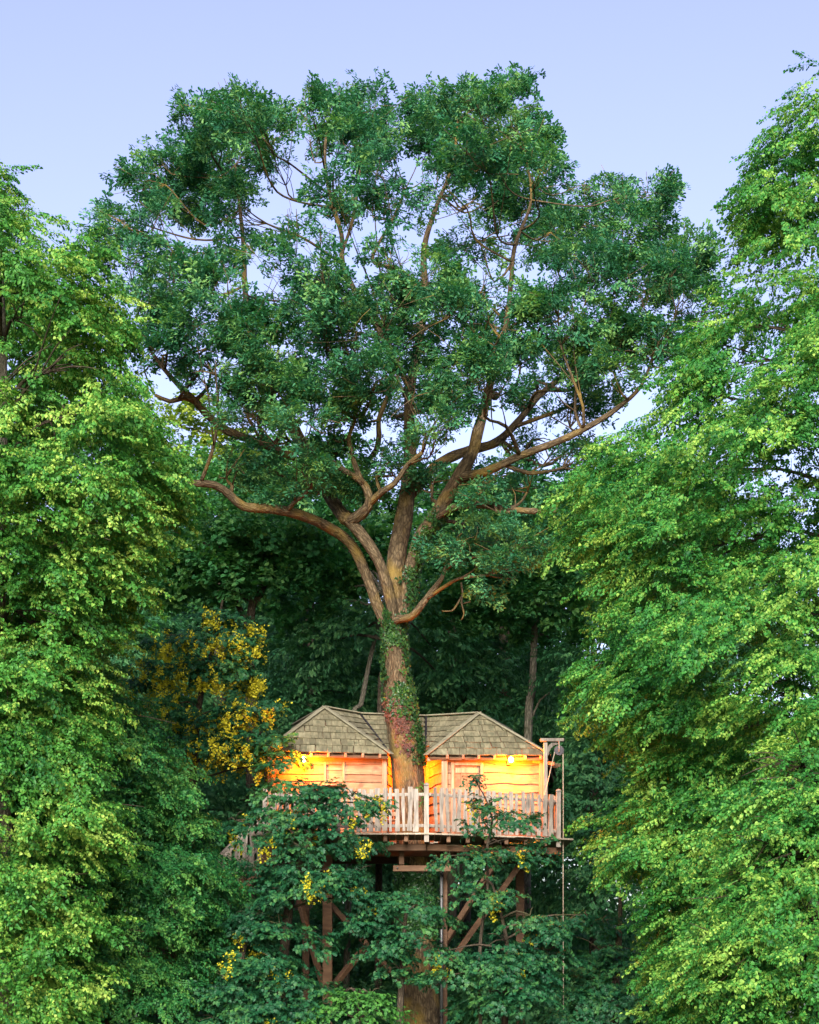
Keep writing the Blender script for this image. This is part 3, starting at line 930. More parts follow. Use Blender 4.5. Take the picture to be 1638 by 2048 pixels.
# ------------------------------------------------------------------ stairs
st = empty('staircase', (PX(470, 43.2), 43.2 + CAMY, 0))
tag(st, 'brown wooden staircase with picket balustrade descending from the deck', 'stairs')
for D in (42.75, 43.75):
    top = Vector((PX(556, D), D + CAMY, ZD - .32)); bot = top + Vector((-5.0, 0, -5.0))
    beam('stringer', top, bot, .055, .30, M['beam'], st)
    for zr in (.45, 1.05):
        beam('handrail', top + Vector((0, 0, zr + .1)), bot + Vector((0, 0, zr + .1)), .045, .08, M['picket'], st)
    r = np.random.default_rng(int(D * 10))
    for k in range(30):
        t = (k + .5) / 30
        p = top.lerp(bot, t)
        o = bpy.data.objects.new('picket', PICK[int(r.integers(0, 8))]); o.location = (p.x, p.y - .03, p.z + .18); o.rotation_euler = (0, r.uniform(-.02, .02), 0)
        o.scale = (1, 1, 1.02)
        link(o, st)
for k in range(22):
    z = ZD - .22 - k * .225; x = PX(556, 43.2) - .05 - k * .225
    beam('tread', (x - .08, 42.79 + CAMY, z - .12), (x - .08, 43.71 + CAMY, z - .12), .24, .04, M['deckw'], st)

# ------------------------------------------------------------------ pulley hoist
ho = empty('pulley_hoist', (PX(1091, 43.9), 43.9 + CAMY, ZD))
tag(ho, 'wooden pulley hoist with dark wheel and pale rope at the deck corner', 'hoist')
DH = 43.9; hx, hy = PX(1091, DH), DH + CAMY; ztop = PZ(1482, DH)
beam('post', (hx, hy, ZD), (hx, hy, ztop - .04), .095, .095, M['picket'], ho, up=Vector((0, 1, 0)))
beam('arm', P(1080, 1480, DH), P(1128, 1480, DH), .10, .075, M['picket'], ho)
cc = P(1116, 1511, DH); arc = []
for k in range(7):
    a = R(92 + k * 14.5); arc.append((cc.x + .28 * math.cos(a) * .86, hy, cc.z + .31 * math.sin(a)))
vs, fs = [], []
for k in range(7):
    a = R(92 + k * 14.5)
    for rr in (.25, .34):
        for yy in (-.03, .03):
            vs.append((cc.x + rr * math.cos(a) * .86, hy + yy, min(ztop - .045, cc.z + rr * math.sin(a))))
for k in range(6):
    b = 4 * k; c = b + 4
    fs += [(b, c, c + 1, b + 1), (b + 2, b + 3, c + 3, c + 2), (b, b + 2, c + 2, c), (b + 1, c + 1, c + 3, b + 3)]
fs += [(0, 1, 3, 2), (24, 26, 27, 25)]
mesh_obj('bracket', vs, fs, M['picket'], ho)
wc = P(1118, 1501, DH); wr = .112
prof = [(-.035, .02), (-.035, wr), (-.018, wr), (0, wr - .035), (.018, wr), (.035, wr), (.035, .02)]
vs, fs = [], []
SEG = 24
for k in range(SEG):
    a = 2 * math.pi * k / SEG
    for (yy, rr) in prof: vs.append((wc.x + rr * math.cos(a), hy + yy, wc.z + rr * math.sin(a)))
m_ = len(prof)
for k in range(SEG):
    b, c = k * m_, ((k + 1) % SEG) * m_
    for j in range(m_ - 1): fs.append((b + j, b + j + 1, c + j + 1, c + j))
    fs.append((b + m_ - 1, b, c, c + m_ - 1))
pw = mesh_obj('pulley_wheel', vs, fs, M['dark_metal'], ho)
for yy in (-.055, .055):
    beam('hanger', (wc.x, hy + yy, ztop - .0), (wc.x, hy + yy, wc.z - .04), .028, .035, M['picket'], ho, up=Vector((0, 1, 0)), bev=.004)
tube('axle', [(wc.x, hy - .08, wc.z), (wc.x, hy + .08, wc.z)], [.014, .014], M['zinc'], ho, seg=8, step=.1, rough=0)
rx = wc.x + wr - .02
tube('rope', [(rx, hy, wc.z), (rx + .005, hy, 6.2), (rx + .003, hy, 4.0), (rx + .012, hy, .6)], [.011, .011, .010, .010], M['rope'], ho, seg=6, step=.4, rough=.1)
tube('rope', [(wc.x - wr + .02, hy, wc.z), P(1100, 1545, DH - .05), P(1089, 1592, DH - .06), P(1084, 1612, DH - .05), P(1088, 1672, DH - .05)], [.010] * 5, M['rope'], ho, seg=6, step=.2, rough=.1)

# ------------------------------------------------------------------ drainpipe below the deck
dp = empty('drainpipe', (PX(883, 43.5), 43.5 + CAMY, 0)); tag(dp, 'thin grey metal drainpipe running down below the deck', 'pipe')
px_, py_ = PX(883, 43.55), 43.55 + CAMY
tube('pipe', [(px_, py_, -.1), (px_, py_, zb - .1)], [.035, .035], M['zinc'], dp, seg=10, step=3, rough=0)
for z in (1.2, 2.9, 4.4):
    tube('pipe_clip', [(px_, py_, z - .02), (px_, py_, z + .02)], [.046, .046], M['dark_metal'], dp, seg=10, step=.1, rough=0)

# ------------------------------------------------------------------ wall lamps (lit)
def wall_lamp(pos, nrm, label, power):
    pos = Vector(pos)
    root = empty('wall_lamp', pos); tag(root, label, 'lamp', 'lit lamps under the eaves')
    b = pos - nrm * .32
    beam('back_plate', b + Vector((0, 0, -.09)), b + Vector((0, 0, .06)), .10, .02, M['dark_metal'], root, up=nrm)
    beam('bracket_arm', b + Vector((0, 0, .04)), pos + Vector((0, 0, .075)), .025, .025, M['dark_metal'], root, bev=0)
    vs, fs = [], []
    pr = [(.0, .10), (.045, .115), (.10, .085), (.095, .08), (.0, .105)]
    for k in range(12):
        a = 2 * math.pi * k / 12
        for (rr, zz) in pr: vs.append((pos.x + rr * math.cos(a), pos.y + rr * math.sin(a), pos.z + zz))
    for k in range(12):
        p, c = k * 5, ((k + 1) % 12) * 5
        for j in range(4): fs.append((p + j, p + j + 1, c + j + 1, c + j))
    mesh_obj('lamp_shade', vs, fs, M['dark_metal'], root, smooth=True)
    bm = bmesh.new(); bmesh.ops.create_uvsphere(bm, u_segments=14, v_segments=10, radius=.055)
    for v in bm.verts:
        v.co.z *= 1.25; v.co += pos
    me = bpy.data.meshes.new('bulb'); bm.to_mesh(me); bm.free(); me.materials.append(M['bulb'])
    link(bpy.data.objects.new('bulb', me), root)
    for k in range(4):
        a = math.pi / 4 + k * math.pi / 2
        q = pos + Vector((  .09 * math.cos(a), .09 * math.sin(a), 0))
        beam('cage_bar', q + Vector((0, 0, .06)), q + Vector((0, 0, -.09)), .008, .008, M['dark_metal'], root, bev=0)
    ld = bpy.data.lights.new('lamp_light', 'POINT'); ld.energy = power; ld.color = (1.0, 0.18, 0.004); ld.shadow_soft_size = .075
    lo = bpy.data.objects.new('lamp_light', ld); lo.location = pos + nrm * .03 + Vector((0, 0, -.01)); link(lo, root)
lr = p0R + dR * (PX(1018, 44.2) - p0R.x) + nR * .40
wall_lamp((lr.x, lr.y, PZ(1521, 44.1)), nR, 'glowing wall lamp on the boards to the right of the door', LAMP)
ll = p0L + dL * (PX(607, 44.1) - p0L.x) + nL * .40
wall_lamp((ll.x, ll.y, PZ(1521, 44.0)), nL, 'glowing wall lamp seen through sycamore leaves beside the cabin window', LAMP)

rc = Vector((PX(826, 45.0), 45.0 + CAMY, PZ(1540, 45.0)))
wall_lamp(rc, Vector((0, -1, 0)), 'lamp in the recess between the cabins, hidden behind the oak trunk', LAMP * .45)

# bench beside the trunk
be = empty('bench', (PX(788, 43.7), 43.7 + CAMY, ZD)); tag(be, 'small wooden bench in lamplight beside the trunk, behind the pickets', 'bench')
bx, by = PX(786, 43.6), 43.6 + CAMY
for k in range(3):
    beam('seat', (bx - .33, by - .12 + .12 * k, ZD + .40), (bx + .12, by - .12 + .12 * k, ZD + .40), .1, .035, M['post'], be)
for sx in (-.28, .07):
    for sy in (-.12, .12):
        beam('leg', (bx + sx, by + sy, ZD), (bx + sx, by + sy, ZD + .38), .05, .05, M['post'], be, up=Vector((0, 1, 0)))
for k in range(2):
    beam('backrest', (bx - .33, by + .19, ZD + .56 + .14 * k), (bx + .12, by + .19, ZD + .56 + .14 * k), .025, .10, M['post'], be)

# ------------------------------------------------------------------ the oak
DT = 44.4
oak = empty('oak_tree', (PX(840, DT), DT + CAMY, 0))
tag(oak, 'tall spreading oak tree rising through the treehouse, its crown against the sky', 'tree')

def pxtube(name, pts, parent, mat=None, k=85.0, **kw):
    """pts: (px, py, diameter in px, D)"""
    return tube(name, [P(p[0], p[1], p[3]) for p in pts], [p[2] / 2 * p[3] / F for p in pts], mat or M['bark'], parent, **kw)

trunk_px = [(846, 2160, 112, 44.4), (843, 2080, 92, 44.4), (841, 1990, 76, 44.4), (836, 1850, 70, 44.4), (828, 1700, 66, 44.4), (820, 1600, 64, 44.4), (811, 1500, 64, 44.4),
            (799, 1420, 58, 44.4), (793, 1360, 48, 44.4), (789, 1300, 43, 44.4), (787, 1250, 42, 44.4), (786, 1225, 34, 44.4)]
pxtube('trunk', trunk_px, oak, seg=24, step=.12, rough=.07, seed=1)
limbs = {
    'l1': [(776, 1262, 18, 44.45), (757, 1215, 21, 44.5), (733, 1150, 21, 44.4), (702, 1088, 21, 44.2), (652, 1052, 21, 43.8), (600, 1030, 20, 43.4), (545, 1018, 20, 43.0), (488, 1013, 18, 42.7), (460, 990, 17, 42.6), (430, 970, 15, 42.5), (376, 966, 13, 42.3)],
    'l2': [(788, 1250, 22, 44.2), (778, 1190, 22, 44.0), (760, 1130, 22, 43.85), (734, 1085, 22, 43.75), (706, 1050, 25, 43.75), (690, 1035, 28, 43.8)],
    'l2a': [(692, 1040, 26, 43.8), (668, 1005, 27, 44.2), (643, 965, 25, 44.5), (620, 925, 24, 44.8), (598, 880, 24, 45.1), (575, 842, 22, 45.4), (545, 800, 17, 45.8), (520, 740, 14, 46.0), (500, 660, 12, 46.0), (490, 570, 11, 46.0), (488, 500, 9, 45.9), (480, 420, 7, 45.8), (470, 330, 4, 45.6)],
    'l2b': [(695, 1045, 24, 43.8), (722, 1028, 22, 43.5), (738, 1008, 19, 43.3), (736, 985, 17, 43.2), (722, 962, 14, 43.1), (690, 942, 12, 42.9), (655, 918, 11, 42.7), (615, 897, 9, 42.5), (578, 882, 6, 42.3)],
    'l2c': [(738, 1008, 14, 43.3), (762, 985, 13, 43.0), (790, 966, 11, 42.7), (815, 930, 9, 42.5), (845, 905, 8, 42.3)],
    'l2d': [(726, 968, 11, 43.1), (712, 935, 11, 43.0), (702, 900, 10, 42.9), (698, 875, 8, 42.8), (712, 830, 7, 42.6), (715, 760, 5, 42.4)],
    'l2e': [(733, 925, 10, 43.8), (752, 900, 11, 43.7), (758, 870, 11, 43.6), (757, 840, 10, 43.5), (772, 800, 9, 43.3), (785, 740, 7, 43.2), (770, 660, 6, 43.1)],
    'l3': [(800, 1255, 30, 44.4), (790, 1180, 34, 44.5), (793, 1110, 38, 44.6), (806, 1040, 36, 44.7), (814, 980, 30, 44.8), (820, 900, 25, 45.0), (818, 800, 20, 45.2), (835, 700, 17, 45.3), (850, 600, 14, 45.4), (848, 500, 12, 45.4), (870, 420, 9, 45.4), (905, 330, 6, 45.3), (915, 240, 4, 45.2)],
    'l3b': [(826, 790, 14, 45.2), (770, 680, 12, 45.0), (720, 600, 11, 44.9), (686, 530, 11, 44.8), (683, 470, 9, 44.8), (660, 390, 8, 44.7), (650, 320, 6, 44.6), (655, 240, 4, 44.5)],
    'l3c': [(686, 500, 7, 44.8), (705, 440, 6, 44.8), (715, 370, 5, 44.7), (735, 280, 3, 44.7)],
    'l3d': [(850, 590, 9, 45.4), (800, 540, 8, 45.6), (745, 520, 7, 45.8), (785, 440, 6, 45.9), (810, 380, 4, 45.9)],
    'l4': [(806, 1240, 26, 44.1), (822, 1140, 28, 43.9), (842, 1075, 29, 43.7), (872, 1032, 29, 43.5), (898, 985, 27, 43.3), (922, 945, 26, 43.1), (945, 905, 24, 43.0), (955, 865, 22, 42.9), (966, 828, 20, 42.9), (985, 750, 14, 42.8), (1010, 660, 11, 42.8), (1022, 560, 9, 42.9), (1030, 490, 8, 43.0), (1062, 400, 5, 43.0), (1050, 300, 3, 43.0)],
    'l4b': [(915, 955, 17, 43.1), (975, 942, 17, 42.8), (1040, 912, 15, 42.5), (1108, 886, 14, 42.3), (1165, 860, 12, 42.1), (1230, 820, 10, 42.0), (1282, 772, 7, 41.9), (1310, 700, 4, 41.9)],
    'l5': [(824, 990, 18, 44.9), (850, 955, 21, 45.2), (882, 925, 21, 45.5), (930, 903, 19, 45.8), (985, 888, 18, 46.2), (1012, 868, 16, 46.4), (1040, 838, 14, 46.6), (1080, 790, 12, 46.8), (1150, 735, 10, 47.0), (1225, 685, 8, 47.2), (1290, 600, 6, 47.2), (1300, 500, 4, 47.2)],
    'l6': [(866, 1040, 15, 43.5), (905, 1016, 14, 43.0), (960, 1010, 13, 42.5), (1010, 1018, 13, 42.1), (1060, 1022, 12, 41.8), (1114, 1020, 11, 41.5)],
    'l7': [(782, 1246, 17, 44.15), (800, 1237, 17, 44.0), (822, 1234, 15, 43.8), (842, 1212, 14, 43.6), (862, 1185, 12, 43.5), (884, 1156, 9, 43.4), (892, 1130, 5, 43.4)],
    'l8': [(590, 915, 15, 44.9), (530, 890, 16, 44.6), (455, 862, 17, 44.2), (418, 833, 16, 44.0), (390, 802, 15, 43.8), (362, 775, 11, 43.7), (330, 740, 9, 43.6), (300, 700, 6, 43.5)],
    'l8b': [(388, 803, 12, 43.8), (368, 795, 11, 43.6), (340, 803, 9, 43.4), (310, 790, 6, 43.3)],
}
limb_pts = []
for i, (k, pts) in enumerate(limbs.items()):
    pxtube('limb', pts, oak, seg=12, step=.14, rough=.09, seed=i + 3)
    c, r = catmull([P(p[0], p[1], p[3]) for p in pts], [p[2] / 2 * p[3] / F for p in pts], .3)
    limb_pts += [(c[j], r[j]) for j in range(len(c)) if r[j] < .16]
LP = np.array([p for p, _ in limb_pts])

BL = [  # px, py, rx, ry of the crown's leafy masses, as the photograph shows them, density
    (470, 225, 62, 48, 1), (395, 250, 50, 60, 1), (525, 275, 55, 62, 1), (330, 325, 62, 48, 1), (450, 330, 80, 60, 1), (555, 350, 36, 46, .8), (290, 380, 42, 45, .8), (380, 400, 85, 55, 1),
    (490, 420, 70, 50, .8), (570, 425, 36, 40, .6), (300, 455, 60, 38, .8), (235, 450, 42, 38, .9), (420, 500, 75, 42, .8), (535, 510, 50, 34, .35), (255, 530, 50, 45, 1), (340, 560, 75, 50, .9), (450, 590, 70, 45, .8),
    (620, 225, 38, 40, .9), (665, 215, 45, 38, .9), (725, 225, 45, 38, .9), (770, 270, 40, 45, .9), (690, 290, 55, 50, .9), (630, 300, 30, 45, .7), (735, 340, 45, 45, .7), (660, 380, 40, 42, .45), (712, 420, 30, 36, .4), (650, 470, 26, 30, .3), (780, 385, 40, 40, .6),
    (840, 225, 35, 40, .8), (905, 205, 52, 45, 1), (960, 235, 50, 50, 1), (1025, 220, 48, 60, 1), (1060, 285, 48, 58, 1), (865, 290, 50, 58, 1), (930, 310, 65, 55, 1), (1000, 340, 70, 60, 1), (1090, 350, 50, 55, 1), (880, 380, 55, 48, .8), (960, 410, 60, 48, .8), (1060, 420, 75, 55, 1),
    (830, 440, 40, 45, .4), (930, 480, 60, 45, .8), (1020, 500, 65, 45, .6), (1110, 480, 55, 45, .9),
    (1205, 395, 48, 52, 1), (1290, 405, 45, 42, .9), (1165, 460, 55, 50, 1), (1250, 470, 60, 50, 1), (1318, 470, 35, 55, .9), (1180, 545, 70, 48, 1), (1270, 560, 60, 48, 1), (1345, 560, 50, 48, 1), (1385, 510, 32, 38, .8), (1380, 600, 45, 45, .9),
    (545, 610, 40, 46, .6), (640, 560, 60, 50, .9), (620, 640, 80, 50, 1), (690, 590, 50, 45, .8), (790, 530, 55, 45, .9), (850, 560, 65, 48, 1), (780, 610, 65, 50, 1), (900, 620, 75, 52, 1), (970, 590, 60, 45, .7), (700, 680, 75, 52, 1), (820, 690, 75, 50, .9),
    (1050, 590, 65, 48, .8), (1110, 640, 75, 52, 1), (1020, 680, 75, 50, 1), (940, 720, 80, 50, .9), (1200, 650, 75, 50, .8), (1290, 660, 70, 55, .9), (1150, 730, 75, 45, .8), (1240, 740, 60, 45, .7), (1330, 690, 45, 45, .8),
    (300, 620, 50, 50, 1), (390, 650, 75, 55, 1), (480, 670, 75, 52, 1), (560, 710, 80, 50, 1), (330, 700, 48, 42, .7), (430, 745, 75, 40, .8), (540, 780, 85, 45, 1), (650, 770, 75, 48, 1), (740, 760, 65, 45, .8), (510, 830, 70, 36, .9), (610, 835, 65, 36, .7), (690, 850, 45, 40, .5),
    (830, 790, 70, 45, .8), (900, 800, 60, 42, .7), (985, 780, 55, 42, .8), (800, 860, 50, 40, .6), (880, 870, 50, 36, .5), (1070, 800, 60, 40, .6), (1130, 820, 60, 38, .6), (1200, 800, 50, 40, .6), (1090, 890, 48, 36, .5), (1140, 930, 50, 40, .6), (1060, 960, 55, 32, .6), (1000, 960, 40, 30, .5), (1180, 880, 40, 40, .5),
    (545, 945, 62, 40, .8), (470, 925, 45, 40, .6), (610, 960, 60, 40, .7), (560, 1000, 60, 26, .6), (690, 985, 40, 28, .5), (770, 930, 45, 30, .5), (860, 960, 50, 28, .6), (950, 1000, 40, 26, .5), (660, 890, 36, 28, .5), (750, 990, 36, 22, .4),
    (960, 1080, 70, 40, .9), (1040, 1090, 60, 42, .9), (900, 1110, 40, 32, .7), (1010, 1140, 60, 36, .7),
]
rng = np.random.default_rng(7)
allp, alld = [], []
depths = []
for (cx, cy, rx_, ry_, dens) in BL:
    chord = math.sqrt(max(.05, 1 - ((cx - 800) / 660) ** 2))
    mid = 500 < cy < 880 and dens >= .7
    for rep in range(2 if (dens >= .9 or mid) else 1):
        D = 44.6 + rng.uniform(-1, 1) * 4.6 * chord
        if cy > 900: D = 43.0 + rng.uniform(-1.5, 2.0)
        if rep: D = 44.6 + (44.6 - D) * rng.uniform(.4, 1.0) if abs(D - 44.6) > 1 else D + 2.5
        if mid and rep: D = 42.6 - rng.uniform(0, 2.6) * chord
        c = P(cx + rng.normal(0, 8), cy + rng.normal(0, 6), D)
        sx, sz = max(14, rx_ - 11) * D / F, max(13, ry_ - 9) * D / F
        p, d = clump_points(rng, c, (sx, (sx + sz) / 2 * 1.1, sz), .40, 12, dens * (.66 if mid else .66 if cy < 780 else .62), up=.2, droop=.02, tight=.36)
        allp.append(p); alld.append(d)
        # the branch that carries this mass
        cn = np.array(c); dist = np.linalg.norm(LP - cn, axis=1) * 1.0 + np.where(LP[:, 2] > cn[2] - .15, 3.0, 0) + .5 * np.hypot(LP[:, 0] - cn[0], LP[:, 1] - cn[1])
        j = int(np.argmin(dist)); s0 = LP[j]
        if .5 < np.linalg.norm(s0 - cn) < 6:
            m1 = s0 * .6 + cn * .4 + rng.normal(0, .18, 3) - np.array([0, 0, .1]); m2 = s0 * .25 + cn * .75 + rng.normal(0, .15, 3)
            r0 = min(limb_pts[j][1] * .6, .055)
            end = cn + np.array([0, 0, sz * .4])
            specs = [([s0, m1, m2, end], [r0, r0 * .8, r0 * .55, r0 * .25])]
            for q in range(7):
                w = m2 if q < 4 else (m1 if q < 5 else cn)
                e = cn + rng.normal(size=3) * np.array([sx, sx, sz]) * .75 + np.array([0, 0, .1])
                specs.append(([w, w * .5 + e * .5 + rng.normal(0, .08, 3), e], [r0 * .38, r0 * .26, .006]))
            tubes('branch', specs, M['bark'], oak, seg=6, step=.22, rough=.08, seed=len(allp))
p = np.concatenate(allp); d = np.concatenate(alld)
GAPS = [(597, 230, 24, 120), (560, 590, 26, 40), (715, 572, 22, 22), (622, 420, 16, 60), (655, 470, 20, 45), (712, 490, 18, 36), (810, 350, 17, 75), (822, 470, 26, 48), (762, 470, 22, 36), (945, 400, 18, 22), (1000, 470, 26, 22),
        (1150, 350, 26, 60), (1080, 565, 24, 18), (1150, 620, 20, 28), (960, 560, 18, 16), (440, 650, 20, 12), (490, 725, 26, 16), (345, 775, 32, 24), (530, 555, 22, 24), (395, 585, 18, 20), (1000, 835, 42, 24), (1130, 872, 26, 20),
        (1070, 850, 26, 18), (1210, 850, 26, 20), (960, 900, 26, 16), (330, 450, 16, 14), (455, 290, 16, 12), (400, 350, 20, 12), (660, 330, 14, 18), (1240, 610, 20, 16), (1300, 740, 26, 22), (570, 690, 16, 14), (900, 690, 18, 14), (765, 830, 24, 20), (1060, 500, 20, 16), (480, 555, 18, 22)]
keep = np.ones(len(p), bool)
for (gx_, gy_, grx, gry) in GAPS:                       # open windows through the crown, running its whole depth
    g0 = P(gx_, gy_, 44.6); qx = (p[:, 0] - g0.x) / ((grx + 10) * 44.6 / F); qz = (p[:, 2] - (g0.z + (p[:, 1] - g0.y) * .31 * (HZ - gy_) / 1200)) / ((gry + 8) * 44.6 / F)
    keep &= (qx * qx + qz * qz > 1) | (rng.uniform(size=len(p)) < .18)
p, d = p[keep], d[keep]
leaves('crown', 'oak', p, dir_euler(d, rng.normal(0, .5, len(p))), rng.uniform(.8, 1.25, len(p)), oak, seed=1)
print('oak sprays', len(p))
# dead twigs hanging at the right of the trunk
for k, pts in enumerate(([(922, 1165, 4, 43.4), (925, 1185, 4, 43.4), (923, 1205, 4, 43.35), (928, 1228, 3, 43.3), (922, 1240, 2, 43.3)],
                         [(925, 1190, 3, 43.4), (918, 1202, 4, 43.3), (908, 1218, 4, 43.3), (900, 1222, 3, 43.2), (884, 1222, 2, 43.2)],
                         [(926, 1207, 3, 43.35), (934, 1205, 3, 43.3), (941, 1203, 2, 43.3)],
                         [(640, 400, 2.5, 44.4), (632, 412, 3, 44.5), (640, 425, 4, 44.6), (657, 432, 5, 44.7)])):
    pxtube('dead_twig', pts, oak, seg=6, step=.08, rough=.1, seed=90 + k)

# ------------------------------------------------------------------ ivy on the trunk
def surface_points(rng, path, n, t0, t1, side=None, spread=1.0):
    c, r = catmull([P(q[0], q[1], q[3]) for q in path], [q[2] / 2 * q[3] / F for q in path], .1)
    m = len(c)
    out_p, out_n = [], []
    for _ in range(n):
        i = int(np.clip(rng.uniform(t0, t1) * (m - 1), 0, m - 2))
        tan = c[i + 1] - c[i]; tan /= np.linalg.norm(tan)
        a = rng.uniform(-math.pi, math.pi) if side is None else rng.normal(side, spread)
        # angle 0 faces the camera, +90 deg faces right
        dirv = np.array([math.sin(a), -math.cos(a), 0]); dirv -= tan * dirv.dot(tan); dirv /= np.linalg.norm(dirv)
        out_p.append(c[i] + dirv * (r[i] + .005)); out_n.append(dirv)
    return np.array(out_p), np.array(out_n)

def normal_euler(nrm, rng):
    out = []
    for v in nrm:
        v = Vector(v)
        q = v.to_track_quat('Z', 'Y') @ Matrix.Rotation(rng.uniform(0, 6.28), 3, 'Z').to_quaternion()
        e = q.to_euler(); out.append((e.x, e.y, e.z))
    return np.array(out)

def ivy(label, kind, sets, seed, scale=(.8, 1.3)):
    r = np.random.default_rng(seed)
    ps, ns = [], []
    for (path, n, t0, t1, side, spread) in sets:
        a, b = surface_points(r, path, n, t0, t1, side, spread); ps.append(a); ns.append(b)
    ps, ns = np.concatenate(ps), np.concatenate(ns)
    iv = empty('ivy', tuple(ps[np.argmin(ps[:, 2])])); tag(iv, label, 'ivy')
    leaves('foliage', kind, ps, normal_euler(ns, r), r.uniform(*scale, len(ps)), iv, seed=seed)
    # stems creeping along the bark
    path, n, t0, t1, side, spread = sets[0]
    c, rr = catmull([P(q[0], q[1], q[3]) for q in path], [q[2] / 2 * q[3] / F for q in path], .1)
    for k in range(3):
        pts = []
        for t in np.linspace(t0, t1, 9):
            i = int(t * (len(c) - 1)); a = (side or 0) + r.normal(0, .3) + k * .3
            pts.append(c[i] + np.array([math.sin(a), -math.cos(a), 0]) * (rr[i] + .004))
        tube('stem', pts, [.016] * 9, M['twig'], iv, seg=5, step=.15, rough=.1, seed=k)
    return iv
T = trunk_px
ivy('dark green ivy wrapping the oak trunk between roof and fork', 'ivy',
    [(T, 90, .70, .86, 1.35, .35), (T, 75, .80, .86, .5, .7), (T, 45, .86, .95, 1.4, .35), (T, 40, .86, .95, -1.3, .3), (T, 60, .945, .985, .3, 1.2), (limbs['l4'], 120, .0, .24, 1.0, .6), (limbs['l2'], 25, 0, .15, -.9, .4), (limbs['l3'], 25, 0, .12, 1.2, .4)], 61)
ivy('dry reddish-brown ivy patch on the oak trunk above the roof', 'dry', [(T, 46, .715, .80, .05, .22), (T, 34, .79, .835, -.4, .55)], 62)
ivy('ivy thicket on the oak trunk underneath the deck', 'ivy', [(T, 330, .34, .455, .1, 1.1)], 63, (1.0, 1.7))
ivy('fresh yellow-green ivy shoots beside the trunk at fence height', 'sapling', [(T, 16, .57, .64, 1.2, .4)], 64, (.3, .5))

# ------------------------------------------------------------------ lime trees
def lime(label, axis_px, D, prof_px, side, kind, seed, dens=1.0, trunk_d=55, cam_side=True, steps=.40):
    r = np.random.default_rng(seed)
    ax, ay = PX(axis_px, D), D + CAMY
    nm = 'hornbeam_tree' if kind == 'hornbeam' else 'lime_tree'
    t = empty(nm, (ax, ay, 0)); tag(t, label, 'tree', 'lime trees framing the view' if kind != 'hornbeam' else None)
    prof = sorted([(PZ(y, D), abs(PX(x, D) - ax)) for (y, x) in prof_px])
    z_lo, z_hi = prof[0][0], prof[-1][0]
    ps, ds = [], []
    ph = r.uniform(0, 6.28, 8)
    def env(z, th):
        base = lerp_profile(prof, z)
        sil = math.cos(th) if side > 0 else -math.cos(th)       # 1 at the silhouette the photograph shows
        k = 1 + (1 - .75 * max(0, sil) ** 3) * (.11 * math.sin(3 * th + ph[0] + z * .8) + .10 * math.sin(5 * th + ph[1] - z * 1.7) + .07 * math.sin(8 * th + ph[2] + z * 3.1))
        return base * k
    z = z_lo
    while z < z_hi:
        rr = lerp_profile(prof, z)
        n = max(3, int(2 * math.pi * rr / .80 * dens))
        for i in range(n):
            th = 2 * math.pi * (i + r.uniform(-.4, .4)) / n + z * 1.7
            if math.sin(th) > .35 and r.uniform() < .6: continue       # far side: sparser
            zz = z + r.uniform(-.25, .25)
            q = Vector((math.cos(th) * rr, math.sin(th) * rr, zz * 1.25)) * .55 + Vector((seed, 0, 0))
            gap = noise.noise(q) + .5 * noise.noise(q * 2.3)
            if gap < -.11: continue                                    # hollows between the boughs
            e = env(zz, th) * r.uniform(.86, 1.0) * (1 + .10 * max(-.6, min(.6, gap))) - .32
            ln = min(r.uniform(.9, 1.7), e * .9 + .2)
            dr = r.uniform(.12, .48) * min(1, (z_hi - zz) / 4 + .15)
            az = th + r.normal(0, .25)
            an = (ax + math.cos(th) * (e - ln * .9), ay + math.sin(th) * (e - ln * .9), zz + dr * ln)
            p, d = tier_points(r, an, az, ln, r.uniform(.45, .80), dr, int(r.uniform(14, 20)), thick=.13)
            ps.append(p); ds.append(d)
        # inner leaves, in the shade of the shell
        m = max(2, int(rr * rr * 2.3))
        th = r.uniform(0, 6.28, m); q = rr * np.sqrt(r.uniform(.04, .5, m))
        p = np.stack([ax + q * np.cos(th), ay + q * np.sin(th), z + r.uniform(-.2, .2, m)], axis=1)
        ps.append(p); ds.append(np.stack([np.cos(th), np.sin(th), r.normal(-.2, .2, m)], axis=1))
        z += steps * r.uniform(.85, 1.15)
    p = np.concatenate(ps); d = np.concatenate(ds)
    leaves('crown', kind, p, dir_euler(d, r.normal(0, .35, len(p))), r.uniform(.75, 1.2, len(p)), t, seed=seed)
    print(label, len(p))
    w = trunk_d / 2 * D / F
    tube('trunk', [(ax, ay, -.2), (ax + .1, ay, 2), (ax - .1, ay + .1, z_hi * .5), (ax + .05, ay, z_hi * .8), (ax, ay, z_hi - .6)], [w * 1.3, w, w * .7, w * .35, .03], M['bark_grey'], t, seg=14, step=.4)
    for k in range(44):
        th = r.uniform(-3.4, .3); z0 = r.uniform(z_lo + 1, z_hi * .85); e = lerp_profile(prof, z0) * .62
        a = np.array([ax, ay, z0]); b = a + np.array([math.cos(th) * e, math.sin(th) * e, e * r.uniform(-.15, .5)])
        m1 = a * .6 + b * .4 + np.array([0, 0, .35])
        specs = [([a, m1, b], [.05, .032, .008])]
        for q in range(5):
            w = m1 * (1 - q / 6) + b * (q / 6); e2 = b + r.normal(size=3) * np.array([.5, .5, .35])
            specs.append(([w, w * .5 + e2 * .5 + np.array([0, 0, .1]), e2], [.02, .014, .005]))
        tubes('limb', specs, M['bark_dark'], t, seg=5, step=.3, seed=k)
    return t

